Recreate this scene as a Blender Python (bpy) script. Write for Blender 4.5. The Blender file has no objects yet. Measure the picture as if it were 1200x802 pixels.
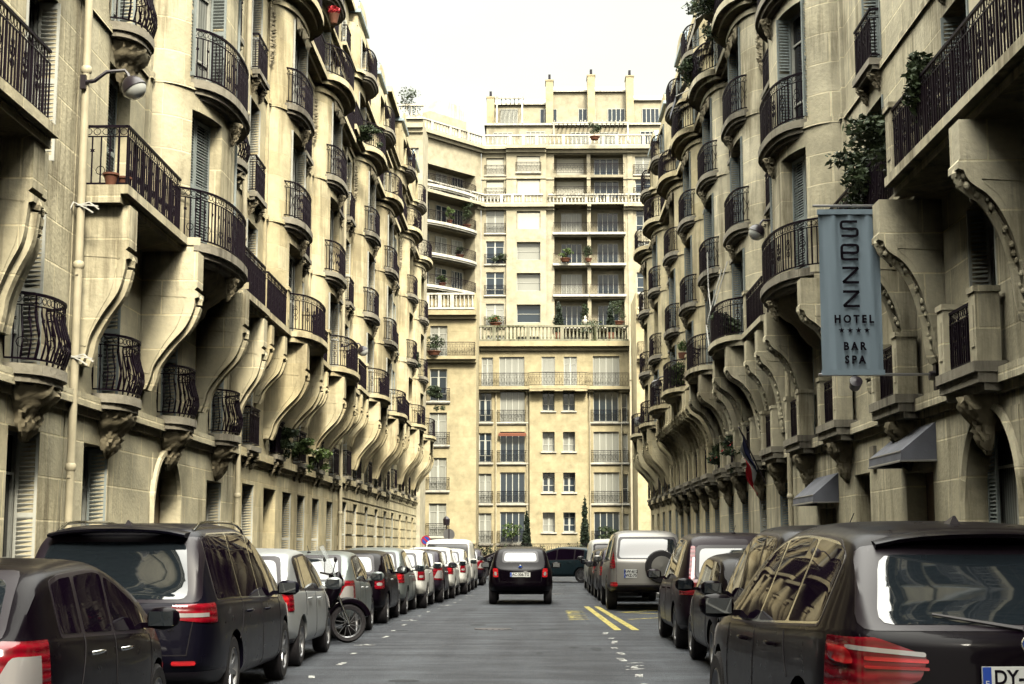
import bpy, bmesh, math, random
from mathutils import Vector, Matrix, noise
from math import pi, sin, cos, sqrt, radians
random.seed(7)
RND = random.Random(11)
scene = bpy.context.scene
COL = scene.collection

# ------------------------------------------------------------------ materials
MATS = {}
def newmat(name):
    m = bpy.data.materials.new(name); m.use_nodes = True
    nt = m.node_tree
    b = nt.nodes['Principled BSDF']
    MATS[name] = m
    return m, nt, b
def N(nt, t, **kw):
    n = nt.nodes.new(t)
    for k, v in kw.items():
        if k.startswith('i_'): n.inputs[int(k[2:])].default_value = v
        else: setattr(n, k, v)
    return n
def L(nt, a, b): nt.links.new(a, b)
def rgba(c): return (c[0], c[1], c[2], 1)
def simple(name, col, rough=.5, metal=0., spec=.5, coat=0., var=0., vs=6., bump=0., bs=40.):
    m, nt, b = newmat(name)
    b.inputs['Base Color'].default_value = rgba(col); b.inputs['Roughness'].default_value = rough
    b.inputs['Metallic'].default_value = metal; b.inputs['Specular IOR Level'].default_value = spec
    b.inputs['Coat Weight'].default_value = coat; b.inputs['Coat Roughness'].default_value = .03
    tc = N(nt, 'ShaderNodeTexCoord')
    if var:
        no = N(nt, 'ShaderNodeTexNoise'); no.inputs['Scale'].default_value = vs; no.inputs['Detail'].default_value = 5
        L(nt, tc.outputs['Object'], no.inputs['Vector'])
        mx = N(nt, 'ShaderNodeMix', data_type='RGBA')
        mx.inputs[6].default_value = rgba([c*(1-var) for c in col]); mx.inputs[7].default_value = rgba([min(1, c*(1+var)) for c in col])
        mr = N(nt, 'ShaderNodeMapRange'); mr.inputs[1].default_value = .35; mr.inputs[2].default_value = .65
        L(nt, no.outputs[0], mr.inputs[0]); L(nt, mr.outputs[0], mx.inputs[0]); L(nt, mx.outputs[2], b.inputs['Base Color'])
    if bump:
        n2 = N(nt, 'ShaderNodeTexNoise'); n2.inputs['Scale'].default_value = bs; n2.inputs['Detail'].default_value = 6
        L(nt, tc.outputs['Object'], n2.inputs['Vector'])
        bp = N(nt, 'ShaderNodeBump'); bp.inputs['Strength'].default_value = bump; bp.inputs['Distance'].default_value = .02
        L(nt, n2.outputs[0], bp.inputs['Height']); L(nt, bp.outputs[0], b.inputs['Normal'])
    return m

def lampmat(name, col):
    m, nt, b = newmat(name); tc = N(nt, 'ShaderNodeTexCoord'); b.inputs['Roughness'].default_value = .14; b.inputs['Coat Weight'].default_value = .35; b.inputs['Coat Roughness'].default_value = .02
    wv = N(nt, 'ShaderNodeTexWave'); wv.bands_direction = 'Z'; wv.inputs['Scale'].default_value = 5; wv.inputs['Distortion'].default_value = 2.2; L(nt, tc.outputs['Object'], wv.inputs[0])
    no = N(nt, 'ShaderNodeTexNoise'); no.inputs['Scale'].default_value = 7; L(nt, tc.outputs['Object'], no.inputs['Vector'])
    mu = N(nt, 'ShaderNodeMath', operation='MULTIPLY'); L(nt, wv.outputs['Fac'], mu.inputs[0]); L(nt, no.outputs[0], mu.inputs[1])
    mx = N(nt, 'ShaderNodeMix', data_type='RGBA'); mx.inputs[6].default_value = rgba([c*.45 for c in col]); mx.inputs[7].default_value = rgba([c*1.5 for c in col]); L(nt, mu.outputs[0], mx.inputs[0]); L(nt, mx.outputs[2], b.inputs['Base Color'])
    bp = N(nt, 'ShaderNodeBump'); bp.inputs['Strength'].default_value = .25; bp.inputs['Distance'].default_value = .01; L(nt, wv.outputs['Fac'], bp.inputs['Height']); L(nt, bp.outputs[0], b.inputs['Normal'])
    return m

def stone(name, c1, c2, dirt=(.13, .105, .07), dirtamt=.5, bw=1.15, bh=.62, joint=1.22, mortar=.009):
    """ashlar: blocks with thin joints, tone change from block to block, streaks and soot patches"""
    m, nt, b = newmat(name)
    ge = N(nt, 'ShaderNodeNewGeometry')
    sp = N(nt, 'ShaderNodeSeparateXYZ'); L(nt, ge.outputs['Position'], sp.inputs[0])
    ad = N(nt, 'ShaderNodeMath', operation='ADD'); L(nt, sp.outputs[0], ad.inputs[0]); L(nt, sp.outputs[1], ad.inputs[1])
    cb = N(nt, 'ShaderNodeCombineXYZ'); L(nt, ad.outputs[0], cb.inputs[0]); L(nt, sp.outputs[2], cb.inputs[1])
    br = N(nt, 'ShaderNodeTexBrick'); br.offset = .5
    br.inputs['Color1'].default_value = rgba(c1); br.inputs['Color2'].default_value = rgba(c2)
    br.inputs['Mortar'].default_value = rgba([c*joint for c in c1])
    br.inputs['Scale'].default_value = 1; br.inputs['Mortar Size'].default_value = mortar; br.inputs['Mortar Smooth'].default_value = .3
    br.inputs['Brick Width'].default_value = bw; br.inputs['Row Height'].default_value = bh; br.inputs['Bias'].default_value = 0
    L(nt, cb.outputs[0], br.inputs['Vector'])
    # fine + medium mottling
    n1 = N(nt, 'ShaderNodeTexNoise'); n1.inputs['Scale'].default_value = 1.3; n1.inputs['Detail'].default_value = 8; n1.inputs['Roughness'].default_value = .65
    L(nt, ge.outputs['Position'], n1.inputs['Vector'])
    mr = N(nt, 'ShaderNodeMapRange'); mr.inputs[1].default_value = .3; mr.inputs[2].default_value = .7; mr.inputs[3].default_value = .72; mr.inputs[4].default_value = 1.18
    L(nt, n1.outputs[0], mr.inputs[0])
    mu = N(nt, 'ShaderNodeVectorMath', operation='SCALE'); L(nt, br.outputs[0], mu.inputs[0]); L(nt, mr.outputs[0], mu.inputs['Scale'])
    # vertical run-off streaks
    mp = N(nt, 'ShaderNodeMapping'); mp.inputs['Scale'].default_value = (3.2, 3.2, .28)
    L(nt, ge.outputs['Position'], mp.inputs[0])
    n2 = N(nt, 'ShaderNodeTexNoise'); n2.inputs['Scale'].default_value = 1.0; n2.inputs['Detail'].default_value = 7; n2.inputs['Roughness'].default_value = .7
    L(nt, mp.outputs[0], n2.inputs['Vector'])
    n3 = N(nt, 'ShaderNodeTexNoise'); n3.inputs['Scale'].default_value = .33; n3.inputs['Detail'].default_value = 4
    L(nt, ge.outputs['Position'], n3.inputs['Vector'])
    mm = N(nt, 'ShaderNodeMath', operation='MULTIPLY'); L(nt, n2.outputs[0], mm.inputs[0]); L(nt, n3.outputs[0], mm.inputs[1])
    m2 = N(nt, 'ShaderNodeMapRange'); m2.inputs[1].default_value = .25; m2.inputs[2].default_value = .36; m2.inputs[4].default_value = dirtamt
    L(nt, mm.outputs[0], m2.inputs[0])
    mx = N(nt, 'ShaderNodeMix', data_type='RGBA'); L(nt, m2.outputs[0], mx.inputs[0]); L(nt, mu.outputs[0], mx.inputs[6]); mx.inputs[7].default_value = rgba(dirt)
    L(nt, mx.outputs[2], b.inputs['Base Color'])
    b.inputs['Roughness'].default_value = .85; b.inputs['Specular IOR Level'].default_value = .25
    n4 = N(nt, 'ShaderNodeTexNoise'); n4.inputs['Scale'].default_value = 14; n4.inputs['Detail'].default_value = 6
    L(nt, ge.outputs['Position'], n4.inputs['Vector'])
    hs = N(nt, 'ShaderNodeMath', operation='MULTIPLY_ADD'); hs.inputs[1].default_value = -1.2
    L(nt, br.outputs['Fac'], hs.inputs[0]); L(nt, n4.outputs[0], hs.inputs[2])
    bp = N(nt, 'ShaderNodeBump'); bp.inputs['Strength'].default_value = .55; bp.inputs['Distance'].default_value = .02
    L(nt, hs.outputs[0], bp.inputs['Height']); L(nt, bp.outputs[0], b.inputs['Normal'])
    return m

ST_A = stone('limestone_near', (.64, .565, .37), (.78, .70, .48), dirt=(.14, .11, .065), dirtamt=.7, joint=1.55, mortar=.016)
ST_B = stone('limestone_golden', (.68, .575, .34), (.80, .70, .45), dirt=(.17, .13, .075), dirtamt=.55)
ST_C = stone('limestone_pale', (.66, .59, .40), (.79, .715, .51), dirt=(.15, .12, .07), dirtamt=.7, joint=1.5, mortar=.015)
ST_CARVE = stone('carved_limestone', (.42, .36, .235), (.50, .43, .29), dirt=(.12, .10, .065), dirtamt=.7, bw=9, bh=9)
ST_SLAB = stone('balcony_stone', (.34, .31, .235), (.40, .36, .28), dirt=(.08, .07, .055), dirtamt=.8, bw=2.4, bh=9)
ST_D = stone('yellow_render', (.52, .44, .262), (.555, .475, .288), dirtamt=.10, bw=2.2, bh=.8, joint=1.05, mortar=.01)
ST_E = stone('cream_render', (.51, .455, .315), (.545, .49, .35), dirtamt=.05, bw=3.2, bh=3.05, joint=1.03, mortar=.01)
ST_W = stone('white_balustrade_stone', (.72, .68, .56), (.78, .74, .62), dirtamt=.4, bw=4, bh=9)
ST_MOSS = stone('mossy_ledge', (.30, .29, .20), (.36, .34, .24), dirt=(.06, .065, .03), dirtamt=1, bw=4, bh=9)
IRON = simple('wrought_iron', (.006, .002, .007), .55, 0, .12)
IRON_R = simple('painted_iron_back', (.05, .045, .05), .5)
SHUT = simple('shutter_grey_blue', (.33, .37, .35), .55, var=.12, vs=4)
SHUTW = simple('shutter_cream', (.60, .60, .52), .6, var=.1, vs=4)
FRAME_W = simple('window_frame_paint', (.62, .62, .54), .45, var=.08)
DOORWOOD = simple('varnished_door', (.10, .055, .03), .4, var=.3, vs=9)
ZINC = simple('zinc_sheet', (.30, .37, .40), .45, .35, var=.15, vs=3, bump=.2, bs=5)
PIPE = simple('pipe_paint', (.60, .53, .36), .5, var=.12, vs=3)
LAMPM = simple('lamp_metal', (.02, .014, .02), .35)
LAMPG = simple('lamp_bowl_glass', (.55, .56, .52), .12, 0, .8, coat=.5)
TERRA = simple('terracotta', (.17, .065, .035), .8, var=.2)
RUBBER = simple('tyre_rubber', (.010, .008, .010), .75, bump=.3, bs=60)
PLASTIC = simple('black_plastic', (.010, .006, .011), .42)
ALLOY = simple('alloy_wheel', (.28, .28, .29), .32, .85)
CHROME = simple('chrome', (.75, .76, .74), .12, 1)
UNDER = simple('underbody', (.006, .004, .006), .9)
TAIL = lampmat('tail_lamp_red', (.24, .003, .012))
TAILB = lampmat('tail_lamp_bright', (.60, .015, .02))
LENS = simple('clear_lens', (.36, .34, .33), .1, .2, .7, coat=1)
BLUEP = simple('plate_blue', (.02, .07, .40), .4)
WHITEP = simple('plate_white', (.72, .73, .70), .4)
INK = simple('ink', (.006, .004, .008), .8, 0, .1)
SEAT = simple('upholstery', (.02, .018, .02), .9)
AWN = simple('awning_canvas', (.15, .155, .18), .8, var=.15, vs=2, bump=.2, bs=30)
CLOTHR = simple('flag_red', (.45, .012, .02), .8)
CLOTHW = simple('flag_white', (.45, .45, .42), .8)
CLOTHB = simple('flag_blue', (.008, .012, .06), .8)
STRAP = simple('white_strap', (.70, .68, .60), .8)
REDW = simple('red_flower', (.55, .02, .03), .7)
BRICKR = simple('red_brick_pot', (.30, .09, .05), .8, var=.3)

def glassmat(name, col, curtain=None, rough=.05, ior=1.6, lo=.55, coat=0.):
    m, nt, b = newmat(name)
    b.inputs['Roughness'].default_value = rough; b.inputs['IOR'].default_value = ior
    b.inputs['Coat Weight'].default_value = coat; b.inputs['Coat Roughness'].default_value = .02
    b.inputs['Base Color'].default_value = rgba(col)
    if curtain:
        oi = N(nt, 'ShaderNodeObjectInfo')
        tc = N(nt, 'ShaderNodeTexCoord')
        wv = N(nt, 'ShaderNodeTexWave'); wv.bands_direction = 'X'; wv.inputs['Scale'].default_value = 3.2; wv.inputs['Distortion'].default_value = 3; wv.inputs['Detail Scale'].default_value = .6
        L(nt, tc.outputs['Object'], wv.inputs[0])
        mr = N(nt, 'ShaderNodeMapRange'); mr.inputs[3].default_value = .55; mr.inputs[4].default_value = 1.0; L(nt, wv.outputs['Fac'], mr.inputs[0])
        sc = N(nt, 'ShaderNodeVectorMath', operation='SCALE'); sc.inputs[0].default_value = curtain; L(nt, mr.outputs[0], sc.inputs['Scale'])
        gt = N(nt, 'ShaderNodeMath', operation='GREATER_THAN'); gt.inputs[1].default_value = lo; L(nt, oi.outputs['Random'], gt.inputs[0])
        mx = N(nt, 'ShaderNodeMix', data_type='RGBA'); mx.inputs[6].default_value = rgba(col)
        L(nt, gt.outputs[0], mx.inputs[0]); L(nt, sc.outputs[0], mx.inputs[7]); L(nt, mx.outputs[2], b.inputs['Base Color'])
    return m
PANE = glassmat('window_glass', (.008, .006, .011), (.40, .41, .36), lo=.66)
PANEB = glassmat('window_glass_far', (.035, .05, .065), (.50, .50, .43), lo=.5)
CARGL = glassmat('car_glass', (.006, .003, .008), None, .015, 1.22)
CARGL.node_tree.nodes['Principled BSDF'].inputs['Specular IOR Level'].default_value = .3
CARGLR = glassmat('car_rear_glass', (.012, .016, .020), None, .03, 2.1)

def leafmat(name, a, bcol):
    m, nt, b = newmat(name)
    ge = N(nt, 'ShaderNodeNewGeometry'); no = N(nt, 'ShaderNodeTexNoise'); no.inputs['Scale'].default_value = 5
    L(nt, ge.outputs['Position'], no.inputs['Vector'])
    mr = N(nt, 'ShaderNodeMapRange'); mr.inputs[1].default_value = .35; mr.inputs[2].default_value = .65; L(nt, no.outputs[0], mr.inputs[0])
    mx = N(nt, 'ShaderNodeMix', data_type='RGBA'); mx.inputs[6].default_value = rgba(a); mx.inputs[7].default_value = rgba(bcol)
    L(nt, mr.outputs[0], mx.inputs[0]); L(nt, mx.outputs[2], b.inputs['Base Color']); b.inputs['Roughness'].default_value = .7
    return m
LEAF = leafmat('leaf_dark', (.018, .030, .014), (.045, .070, .022))
LEAFL = leafmat('leaf_fresh', (.05, .085, .02), (.10, .15, .035))
CYP = leafmat('cypress_leaf', (.010, .018, .010), (.022, .038, .016))
BARK = simple('bark', (.05, .035, .025), .9, var=.3)

def paint(name, col, metal=0.0, rough=.28, coat=.13):
    m, nt, b = newmat(name); b.inputs['Specular IOR Level'].default_value = .06
    b.inputs['Metallic'].default_value = metal; b.inputs['Coat Weight'].default_value = coat
    b.inputs['Coat Roughness'].default_value = .04; b.inputs['Base Color'].default_value = rgba(col)
    tc = N(nt, 'ShaderNodeTexCoord'); no = N(nt, 'ShaderNodeTexNoise'); no.inputs['Scale'].default_value = 9; no.inputs['Detail'].default_value = 8
    L(nt, tc.outputs['Object'], no.inputs['Vector'])
    mr = N(nt, 'ShaderNodeMapRange'); mr.inputs[3].default_value = rough-.04; mr.inputs[4].default_value = rough+.06; L(nt, no.outputs[0], mr.inputs[0])
    L(nt, mr.outputs[0], b.inputs['Roughness'])
    return m
P_BLACK = paint('paint_black', (.0022, .0008, .0028))
P_DKBLUE = paint('paint_dark_blue', (.0045, .004, .009), .15)
P_SILVER = paint('paint_silver', (.42, .44, .45), .55, .32)
P_GREY = paint('paint_grey_green', (.20, .225, .22), .5, .32)
P_WHITE = paint('paint_white', (.62, .62, .58))
P_MAROON = paint('paint_dark_bronze', (.010, .005, .009), .2)
P_CHAMP = paint('paint_champagne', (.26, .25, .235), .5, .32)
P_TEAL = paint('paint_teal', (.018, .032, .04), .3)
P_DKGREY = paint('paint_dark_grey', (.02, .015, .024), .2)

# ------------------------------------------------------------------ mesh builder
class MB:
    def __init__(s): s.v = []; s.f = []; s.mi = []; s.cur = 0
    def add(s, vs, fs, M=None):
        o = len(s.v)
        for v in vs: s.v.append(tuple(M @ Vector(v)) if M is not None else tuple(v))
        for f in fs: s.f.append(tuple(i+o for i in f)); s.mi.append(s.cur)
    def box(s, x0, x1, y0, y1, z0, z1, M=None):
        s.add([(x0,y0,z0),(x1,y0,z0),(x1,y1,z0),(x0,y1,z0),(x0,y0,z1),(x1,y0,z1),(x1,y1,z1),(x0,y1,z1)],
              [(0,3,2,1),(4,5,6,7),(0,1,5,4),(1,2,6,5),(2,3,7,6),(3,0,4,7)], M)
    def quad(s, a, b, c, d): s.add([a,b,c,d], [(0,1,2,3)])
    def bar(s, p, q, r, n=4, caps=False):
        s.tube([p, q], r, n, caps)
    def tube(s, pts, r, n=5, caps=False, closed=False):
        P = [Vector(p) for p in pts]; m = len(P); o = len(s.v)
        up = Vector((.0131, .0171, 1)); last = None
        for i, p in enumerate(P):
            if closed: t = P[(i+1) % m]-P[i-1]
            else: t = P[min(i+1, m-1)]-P[max(i-1, 0)]
            if t.length < 1e-9: t = Vector((0,0,1))
            t.normalize()
            a = t.cross(up)
            if a.length < .08: a = t.cross(Vector((1,.03,0)))
            a.normalize(); b = a.cross(t)
            rr = r[i] if isinstance(r, (list, tuple)) else r
            for k in range(n):
                w = 2*pi*k/n+pi/4
                s.v.append(tuple(p+(a*cos(w)+b*sin(w))*rr))
        for i in range(m if closed else m-1):
            j = (i+1) % m
            for k in range(n):
                s.f.append((o+i*n+k, o+i*n+(k+1)%n, o+j*n+(k+1)%n, o+j*n+k)); s.mi.append(s.cur)
        if caps and not closed:
            s.f.append(tuple(o+k for k in range(n))); s.mi.append(s.cur)
            s.f.append(tuple(o+(m-1)*n+k for k in reversed(range(n)))); s.mi.append(s.cur)
    def prism(s, poly, axis, a, b, M=None):
        n = len(poly)
        def P(u, v, w):
            return {'x': (w, u, v), 'y': (u, w, v), 'z': (u, v, w)}[axis]
        vs = [P(u, v, a) for u, v in poly]+[P(u, v, b) for u, v in poly]
        fs = [tuple(range(n)), tuple(reversed(range(n, 2*n)))]+[(i, n+i, n+(i+1)%n, (i+1)%n) for i in range(n)]
        s.add(vs, fs, M)
    def lathe(s, prof, n=16, M=None, ang=2*pi, closed=True):
        vs = []; m = len(prof)
        for k in range(n):
            w = ang*k/(n if closed else n-1)
            for r, z in prof: vs.append((r*cos(w), r*sin(w), z))
        fs = []
        for k in range(n if closed else n-1):
            j = (k+1) % n
            for i in range(m-1): fs.append((k*m+i, j*m+i, j*m+i+1, k*m+i+1))
        s.add(vs, fs, M)
    def mesh(s, name='m', mats=None, smooth=None, fix=True):
        me = bpy.data.meshes.new(name); me.from_pydata(s.v, [], s.f)
        if mats:
            for m in (mats if isinstance(mats, (list, tuple)) else [mats]): me.materials.append(m)
            if isinstance(mats, (list, tuple)) and len(mats) > 1: me.polygons.foreach_set('material_index', s.mi)
        if fix:
            bm = bmesh.new(); bm.from_mesh(me); bmesh.ops.recalc_face_normals(bm, faces=bm.faces); bm.to_mesh(me); bm.free()
        if smooth is not None:
            me.shade_smooth()
            if smooth < 180: me.set_sharp_from_angle(angle=radians(smooth))
        me.update(); return me

def obj(name, me, parent=None, loc=(0,0,0), rotz=0., rot=None, scale=None):
    o = bpy.data.objects.new(name, me); COL.objects.link(o)
    if parent is not None: o.parent = parent
    o.location = loc; o.rotation_euler = rot if rot else (0, 0, rotz)
    if scale: o.scale = scale
    return o
def tag(o, label=None, cat=None, group=None, kind=None):
    if label: o['label'] = label
    if cat: o['category'] = cat
    if group: o['group'] = group
    if kind: o['kind'] = kind
    return o
def empty(name, loc, rotz=0, label=None, cat=None, group=None):
    o = bpy.data.objects.new(name, None); COL.objects.link(o); o.empty_display_size = .2
    o.location = loc; o.rotation_euler = (0, 0, rotz)
    return tag(o, label, cat, group)
def copy_tree(o, parent=None):
    c = o.copy(); COL.objects.link(c); c.parent = parent
    for ch in list(o.children): copy_tree(ch, c)
    return c
def textmesh(s, size, mat, ext=.003, bold=0., sx=1.):
    cu = bpy.data.curves.new('t', 'FONT'); cu.body = s; cu.size = size; cu.extrude = ext; cu.align_x = 'CENTER'; cu.align_y = 'CENTER'; cu.offset = bold; cu.resolution_u = 4
    o = bpy.data.objects.new('t', cu); COL.objects.link(o)
    dg = bpy.context.evaluated_depsgraph_get(); me = bpy.data.meshes.new_from_object(o.evaluated_get(dg))
    bpy.data.objects.remove(o); bpy.data.curves.remove(cu)
    me.transform(Matrix.Diagonal((sx, 1, 1, 1)))
    me.materials.clear(); me.materials.append(mat)
    return me
def crom(pts, n=6):
    """Catmull-Rom through 2-D points"""
    out = []
    P = [pts[0]]+list(pts)+[pts[-1]]
    for i in range(1, len(P)-2):
        for k in range(n):
            t = k/n
            q = []
            for d in range(len(pts[0])):
                a, b, c, e = P[i-1][d], P[i][d], P[i+1][d], P[i+2][d]
                q.append(.5*((2*b)+(-a+c)*t+(2*a-5*b+4*c-e)*t*t+(-a+3*b-3*c+e)*t**3))
            out.append(tuple(q))
    out.append(tuple(pts[-1])); return out
# ------------------------------------------------------------------ facade kit
class Frame:
    """u runs along the wall, o points out of it"""
    def __init__(s, org, d, n): s.o = Vector(org).to_2d(); s.d = Vector(d).to_2d(); s.n = Vector(n).to_2d(); s.rot = math.atan2(s.n.y, s.n.x)-pi/2
    def p(s, u, o, z): w = s.o+s.d*u+s.n*o; return Vector((w.x, w.y, z))
LEFT = Frame((-7.0, 0), (0, 1), (1, 0)); RIGHT = Frame((6.2, 0), (0, 1), (-1, 0))

def bowoff(u, b):
    t = abs(u-b[0])/b[1]
    return b[2]*sqrt(max(0, 1-t**2.4)) if t < 1 else 0.

def wallmesh(fr, u0, u1, ztop, bows, bands, pils, opens, depth, loc, mat, name='wall', extra=None):
    us = {u0, u1}; zs = {0., ztop}
    for (c, h, D, z0, z1) in bows:
        for k in range(13): us.add(c-h*cos(pi*k/12))
        zs.update((z0, z1))
    for (z0, z1, p) in bands: zs.update((z0, z1))
    for (a, b, z0, z1, p) in pils: us.update((a, b)); zs.update((z0, z1))
    for op in opens: us.update((op[0], op[1])); zs.update((op[2], op[3]))
    def uniq(s, lo, hi):
        r = []
        for x in sorted(s):
            if x < lo-1e-6 or x > hi+1e-6: continue
            if not r or x-r[-1] > 1e-4: r.append(x)
        return r
    us = uniq(us, u0, u1); zs = uniq(zs, 0, ztop)
    def off(u, um, zm):
        o = 0
        for b in bows:
            if b[3] < zm < b[4]: o += bowoff(u, b)
        for (z0, z1, p) in bands:
            if z0 < zm < z1: o += p
        for (a, b, z0, z1, p) in pils:
            if a < um < b and z0 < zm < z1: o += p
        return o
    nu, nz = len(us)-1, len(zs)-1
    def OI(op, u):
        return op[4] if not isinstance(op[4], tuple) else op[4][0]+(op[4][1]-op[4][0])*(u-op[0])/(op[1]-op[0])
    A = [[None]*nz for _ in range(nu)]; OP = [[None]*nz for _ in range(nu)]
    for i in range(nu):
        um = (us[i]+us[i+1])/2
        for j in range(nz):
            zm = (zs[j]+zs[j+1])/2
            A[i][j] = (off(us[i], um, zm), off(us[i+1], um, zm))
            for op in opens:
                if op[0] < um < op[1] and op[2] < zm < op[3]: OP[i][j] = op; break
    m = MB()
    def q(pts): m.quad(*[tuple(fr.p(*p)-loc) for p in pts])
    for i in range(nu):
        a, b = us[i], us[i+1]
        for j in range(nz):
            z0, z1 = zs[j], zs[j+1]; oa, ob = A[i][j]; op = OP[i][j]
            if op is None: q([(a,oa,z0),(b,ob,z0),(b,ob,z1),(a,oa,z1)])
            elif op[5]: q([(a,OI(op,a),z0),(b,OI(op,b),z0),(b,OI(op,b),z1),(a,OI(op,a),z1)])
            # upward neighbour
            if j+1 < nz:
                na, nb = A[i][j+1]; o2 = OP[i][j+1]
                ea, eb = (OI(op,a), OI(op,b)) if op else (oa, ob)
                fa, fb = (OI(o2,a), OI(o2,b)) if o2 else (na, nb)
                if op is not o2 or (op is None and o2 is None):
                    if abs(ea-fa) > 1e-5 or abs(eb-fb) > 1e-5: q([(a,ea,z1),(b,eb,z1),(b,fb,z1),(a,fa,z1)])
            if i+1 < nu:
                n0 = A[i+1][j][0]; o2 = OP[i+1][j]
                e = OI(op,b) if op else ob; g = OI(o2,b) if o2 else n0
                if (op is not o2 or op is None) and abs(e-g) > 1e-5: q([(b,e,z0),(b,g,z0),(b,g,z1),(b,e,z1)])
    # solid body behind
    bx = [(u0,-depth),(u1,-depth)]
    for uu in (u0, u1):
        i = 0 if uu == u0 else nu-1; k = 0 if uu == u0 else 1
        for j in range(nz):
            q([(uu,A[i][j][k],zs[j]),(uu,-depth,zs[j]),(uu,-depth,zs[j+1]),(uu,A[i][j][k],zs[j+1])])
    q([(u0,-depth,0),(u1,-depth,0),(u1,-depth,ztop),(u0,-depth,ztop)])
    for i in range(nu):
        q([(us[i],A[i][-1][0],ztop),(us[i+1],A[i][-1][1],ztop),(us[i+1],-depth,ztop),(us[i],-depth,ztop)])
    if extra: extra(m, fr, loc)
    return m.mesh(name, mat, fix=False)

# cached small meshes, local x along the wall, y outwards, z up
CACHE = {}
def cached(key, fn):
    if key not in CACHE: CACHE[key] = fn()
    return CACHE[key]
def window_frame(w, h, style=0):
    m = MB(); t = .055; d0, d1 = -.03, .035
    m.box(-w/2, -w/2+t, d0, d1, 0, h); m.box(w/2-t, w/2, d0, d1, 0, h)
    m.box(-w/2+t, w/2-t, d0, d1, h-t, h); m.box(-w/2+t, w/2-t, d0, d1, 0, .12)
    if style == 0:
        m.box(-.05, .05, d0, d1+.015, .12, h-t)
        zt = h*.74
        for a, b in ((-w/2+t, -.05), (.05, w/2-t)):
            m.box(a, b, d0, d1-.01, zt, zt+.04); m.box(a, b, d0, d1-.01, .55, .60)
            m.box(a, a+.035, d0, d1-.008, .60, zt); m.box(b-.035, b, d0, d1-.008, .60, zt)
    elif style == 1:
        m.box(-w/2+t, w/2-t, d0, d1, h*.5, h*.5+.04)
    elif style == 2:
        for k in range(1, 4): m.box(-w/2+w*k/4-.03, -w/2+w*k/4+.03, d0, d1, .12, h-t)
    elif style == 3:
        m.box(-w/2+t, w/2-t, d0, d1-.004, .12, h-t)
        m.box(-w/2+t+.12, -.06, d1-.004, d1+.02, .3, h*.45); m.box(.06, w/2-t-.12, d1-.004, d1+.02, .3, h*.45)
        m.box(-w/2+t+.12, -.06, d1-.004, d1+.02, h*.52, h-.2); m.box(.06, w/2-t-.12, d1-.004, d1+.02, h*.52, h-.2)
        m.box(-.012, .012, d1, d1+.015, .12, h-t)
    return m.mesh('window_frame', FRAME_W if style != 3 else DOORWOOD, fix=False)
def pane_mesh(w, h, mat):
    m = MB(); m.box(-w/2+.03, w/2-.03, -.045, -.012, .05, h-.02)
    return m.mesh('pane', mat, fix=False)
def shutter_mesh(d, h, mat):
    """louvred leaf standing in the reveal: y = 0..d, thin in x"""
    m = MB(); t = .018
    m.box(-t, t, 0, .04, 0, h); m.box(-t, t, d-.04, d, 0, h)
    for z in (0, h*.5-.04, h-.08): m.box(-t, t, .04, d-.04, z, z+.08)
    z = .10
    while z < h-.1:
        if not (h*.5-.08 < z < h*.5+.04):
            m.add([(-t,.04,z),(-t,d-.04,z),(t,d-.04,z+.045),(t,.04,z+.045),(-t,.04,z+.012),(-t,d-.04,z+.012),(t,d-.04,z+.057),(t,.04,z+.057)],
                  [(0,1,2,3),(4,5,6,7),(0,1,5,4),(2,3,7,6)])
        z += .065
    return m.mesh('shutter', mat, fix=False)
def flat_shutter(w, h, mat):
    m = MB(); t = .02; m.box(-w/2, -w/2+.05, 0, t*2, 0, h); m.box(w/2-.05, w/2, 0, t*2, 0, h)
    for z in (0, h*.45, h-.08): m.box(-w/2+.05, w/2-.05, 0, t*2, z, z+.08)
    z = .1
    while z < h-.1:
        m.add([(-w/2+.05,t*2,z),(w/2-.05,t*2,z),(w/2-.05,0,z+.05),(-w/2+.05,0,z+.05)], [(0,1,2,3)]); z += .055
    return m.mesh('shutter', mat, fix=False)

class Bld:
    def __init__(s, name, label, fr, uc, cat='building', group=None):
        s.fr = fr; s.loc = fr.p(uc, 0, 0); s.root = empty(name, s.loc, 0, label, cat, group)
    def part(s, name, me, u=None, o=0, z=0, rz=0, parent=None, scale=None):
        if parent is not None: return obj(name, me, parent)
        if u is None: return obj(name, me, s.root)
        return obj(name, me, s.root, s.fr.p(u, o, z)-s.loc, s.fr.rot+rz, scale=scale)
    def window(s, u, o, z, w, h, style=0, pane=None, shut=.3, smat=None, rz=0, flat=0):
        pane = pane or PANE; smat = smat or SHUT
        w = round(w, 3); h = round(h, 3)
        nm = 'door' if style == 3 else 'window'
        f = s.part(nm, cached(('wf', w, h, style), lambda: window_frame(w, h, style)), u, o, z, rz)
        if style != 3: obj('pane', cached(('pn', w, h, pane.name), lambda: pane_mesh(w, h, pane)), f)
        if shut:
            me = cached(('sh', shut, h, smat.name), lambda: shutter_mesh(shut, h-.04, smat))
            for sg in (-1, 1): obj('shutter', me, f, (sg*(w/2-.03), .05, .02), -sg*.16)
        if w > 2.0 and style == 0 and pane is PANE:
            me = cached(('fs', .42, h, smat.name), lambda: flat_shutter(.42, h-.06, smat))
            for sg in (-1, 1): obj('shutter', me, f, (sg*(w/2-.25), .06, .03))
        if flat:
            me = cached(('fs', round(w*.5, 2), h, smat.name), lambda: flat_shutter(w*.48, h-.06, smat))
            for sg in ((-1, 1) if flat == 2 else (1,)): obj('shutter', me, f, (sg*w*.25, .05, .03))
        return f

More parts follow.
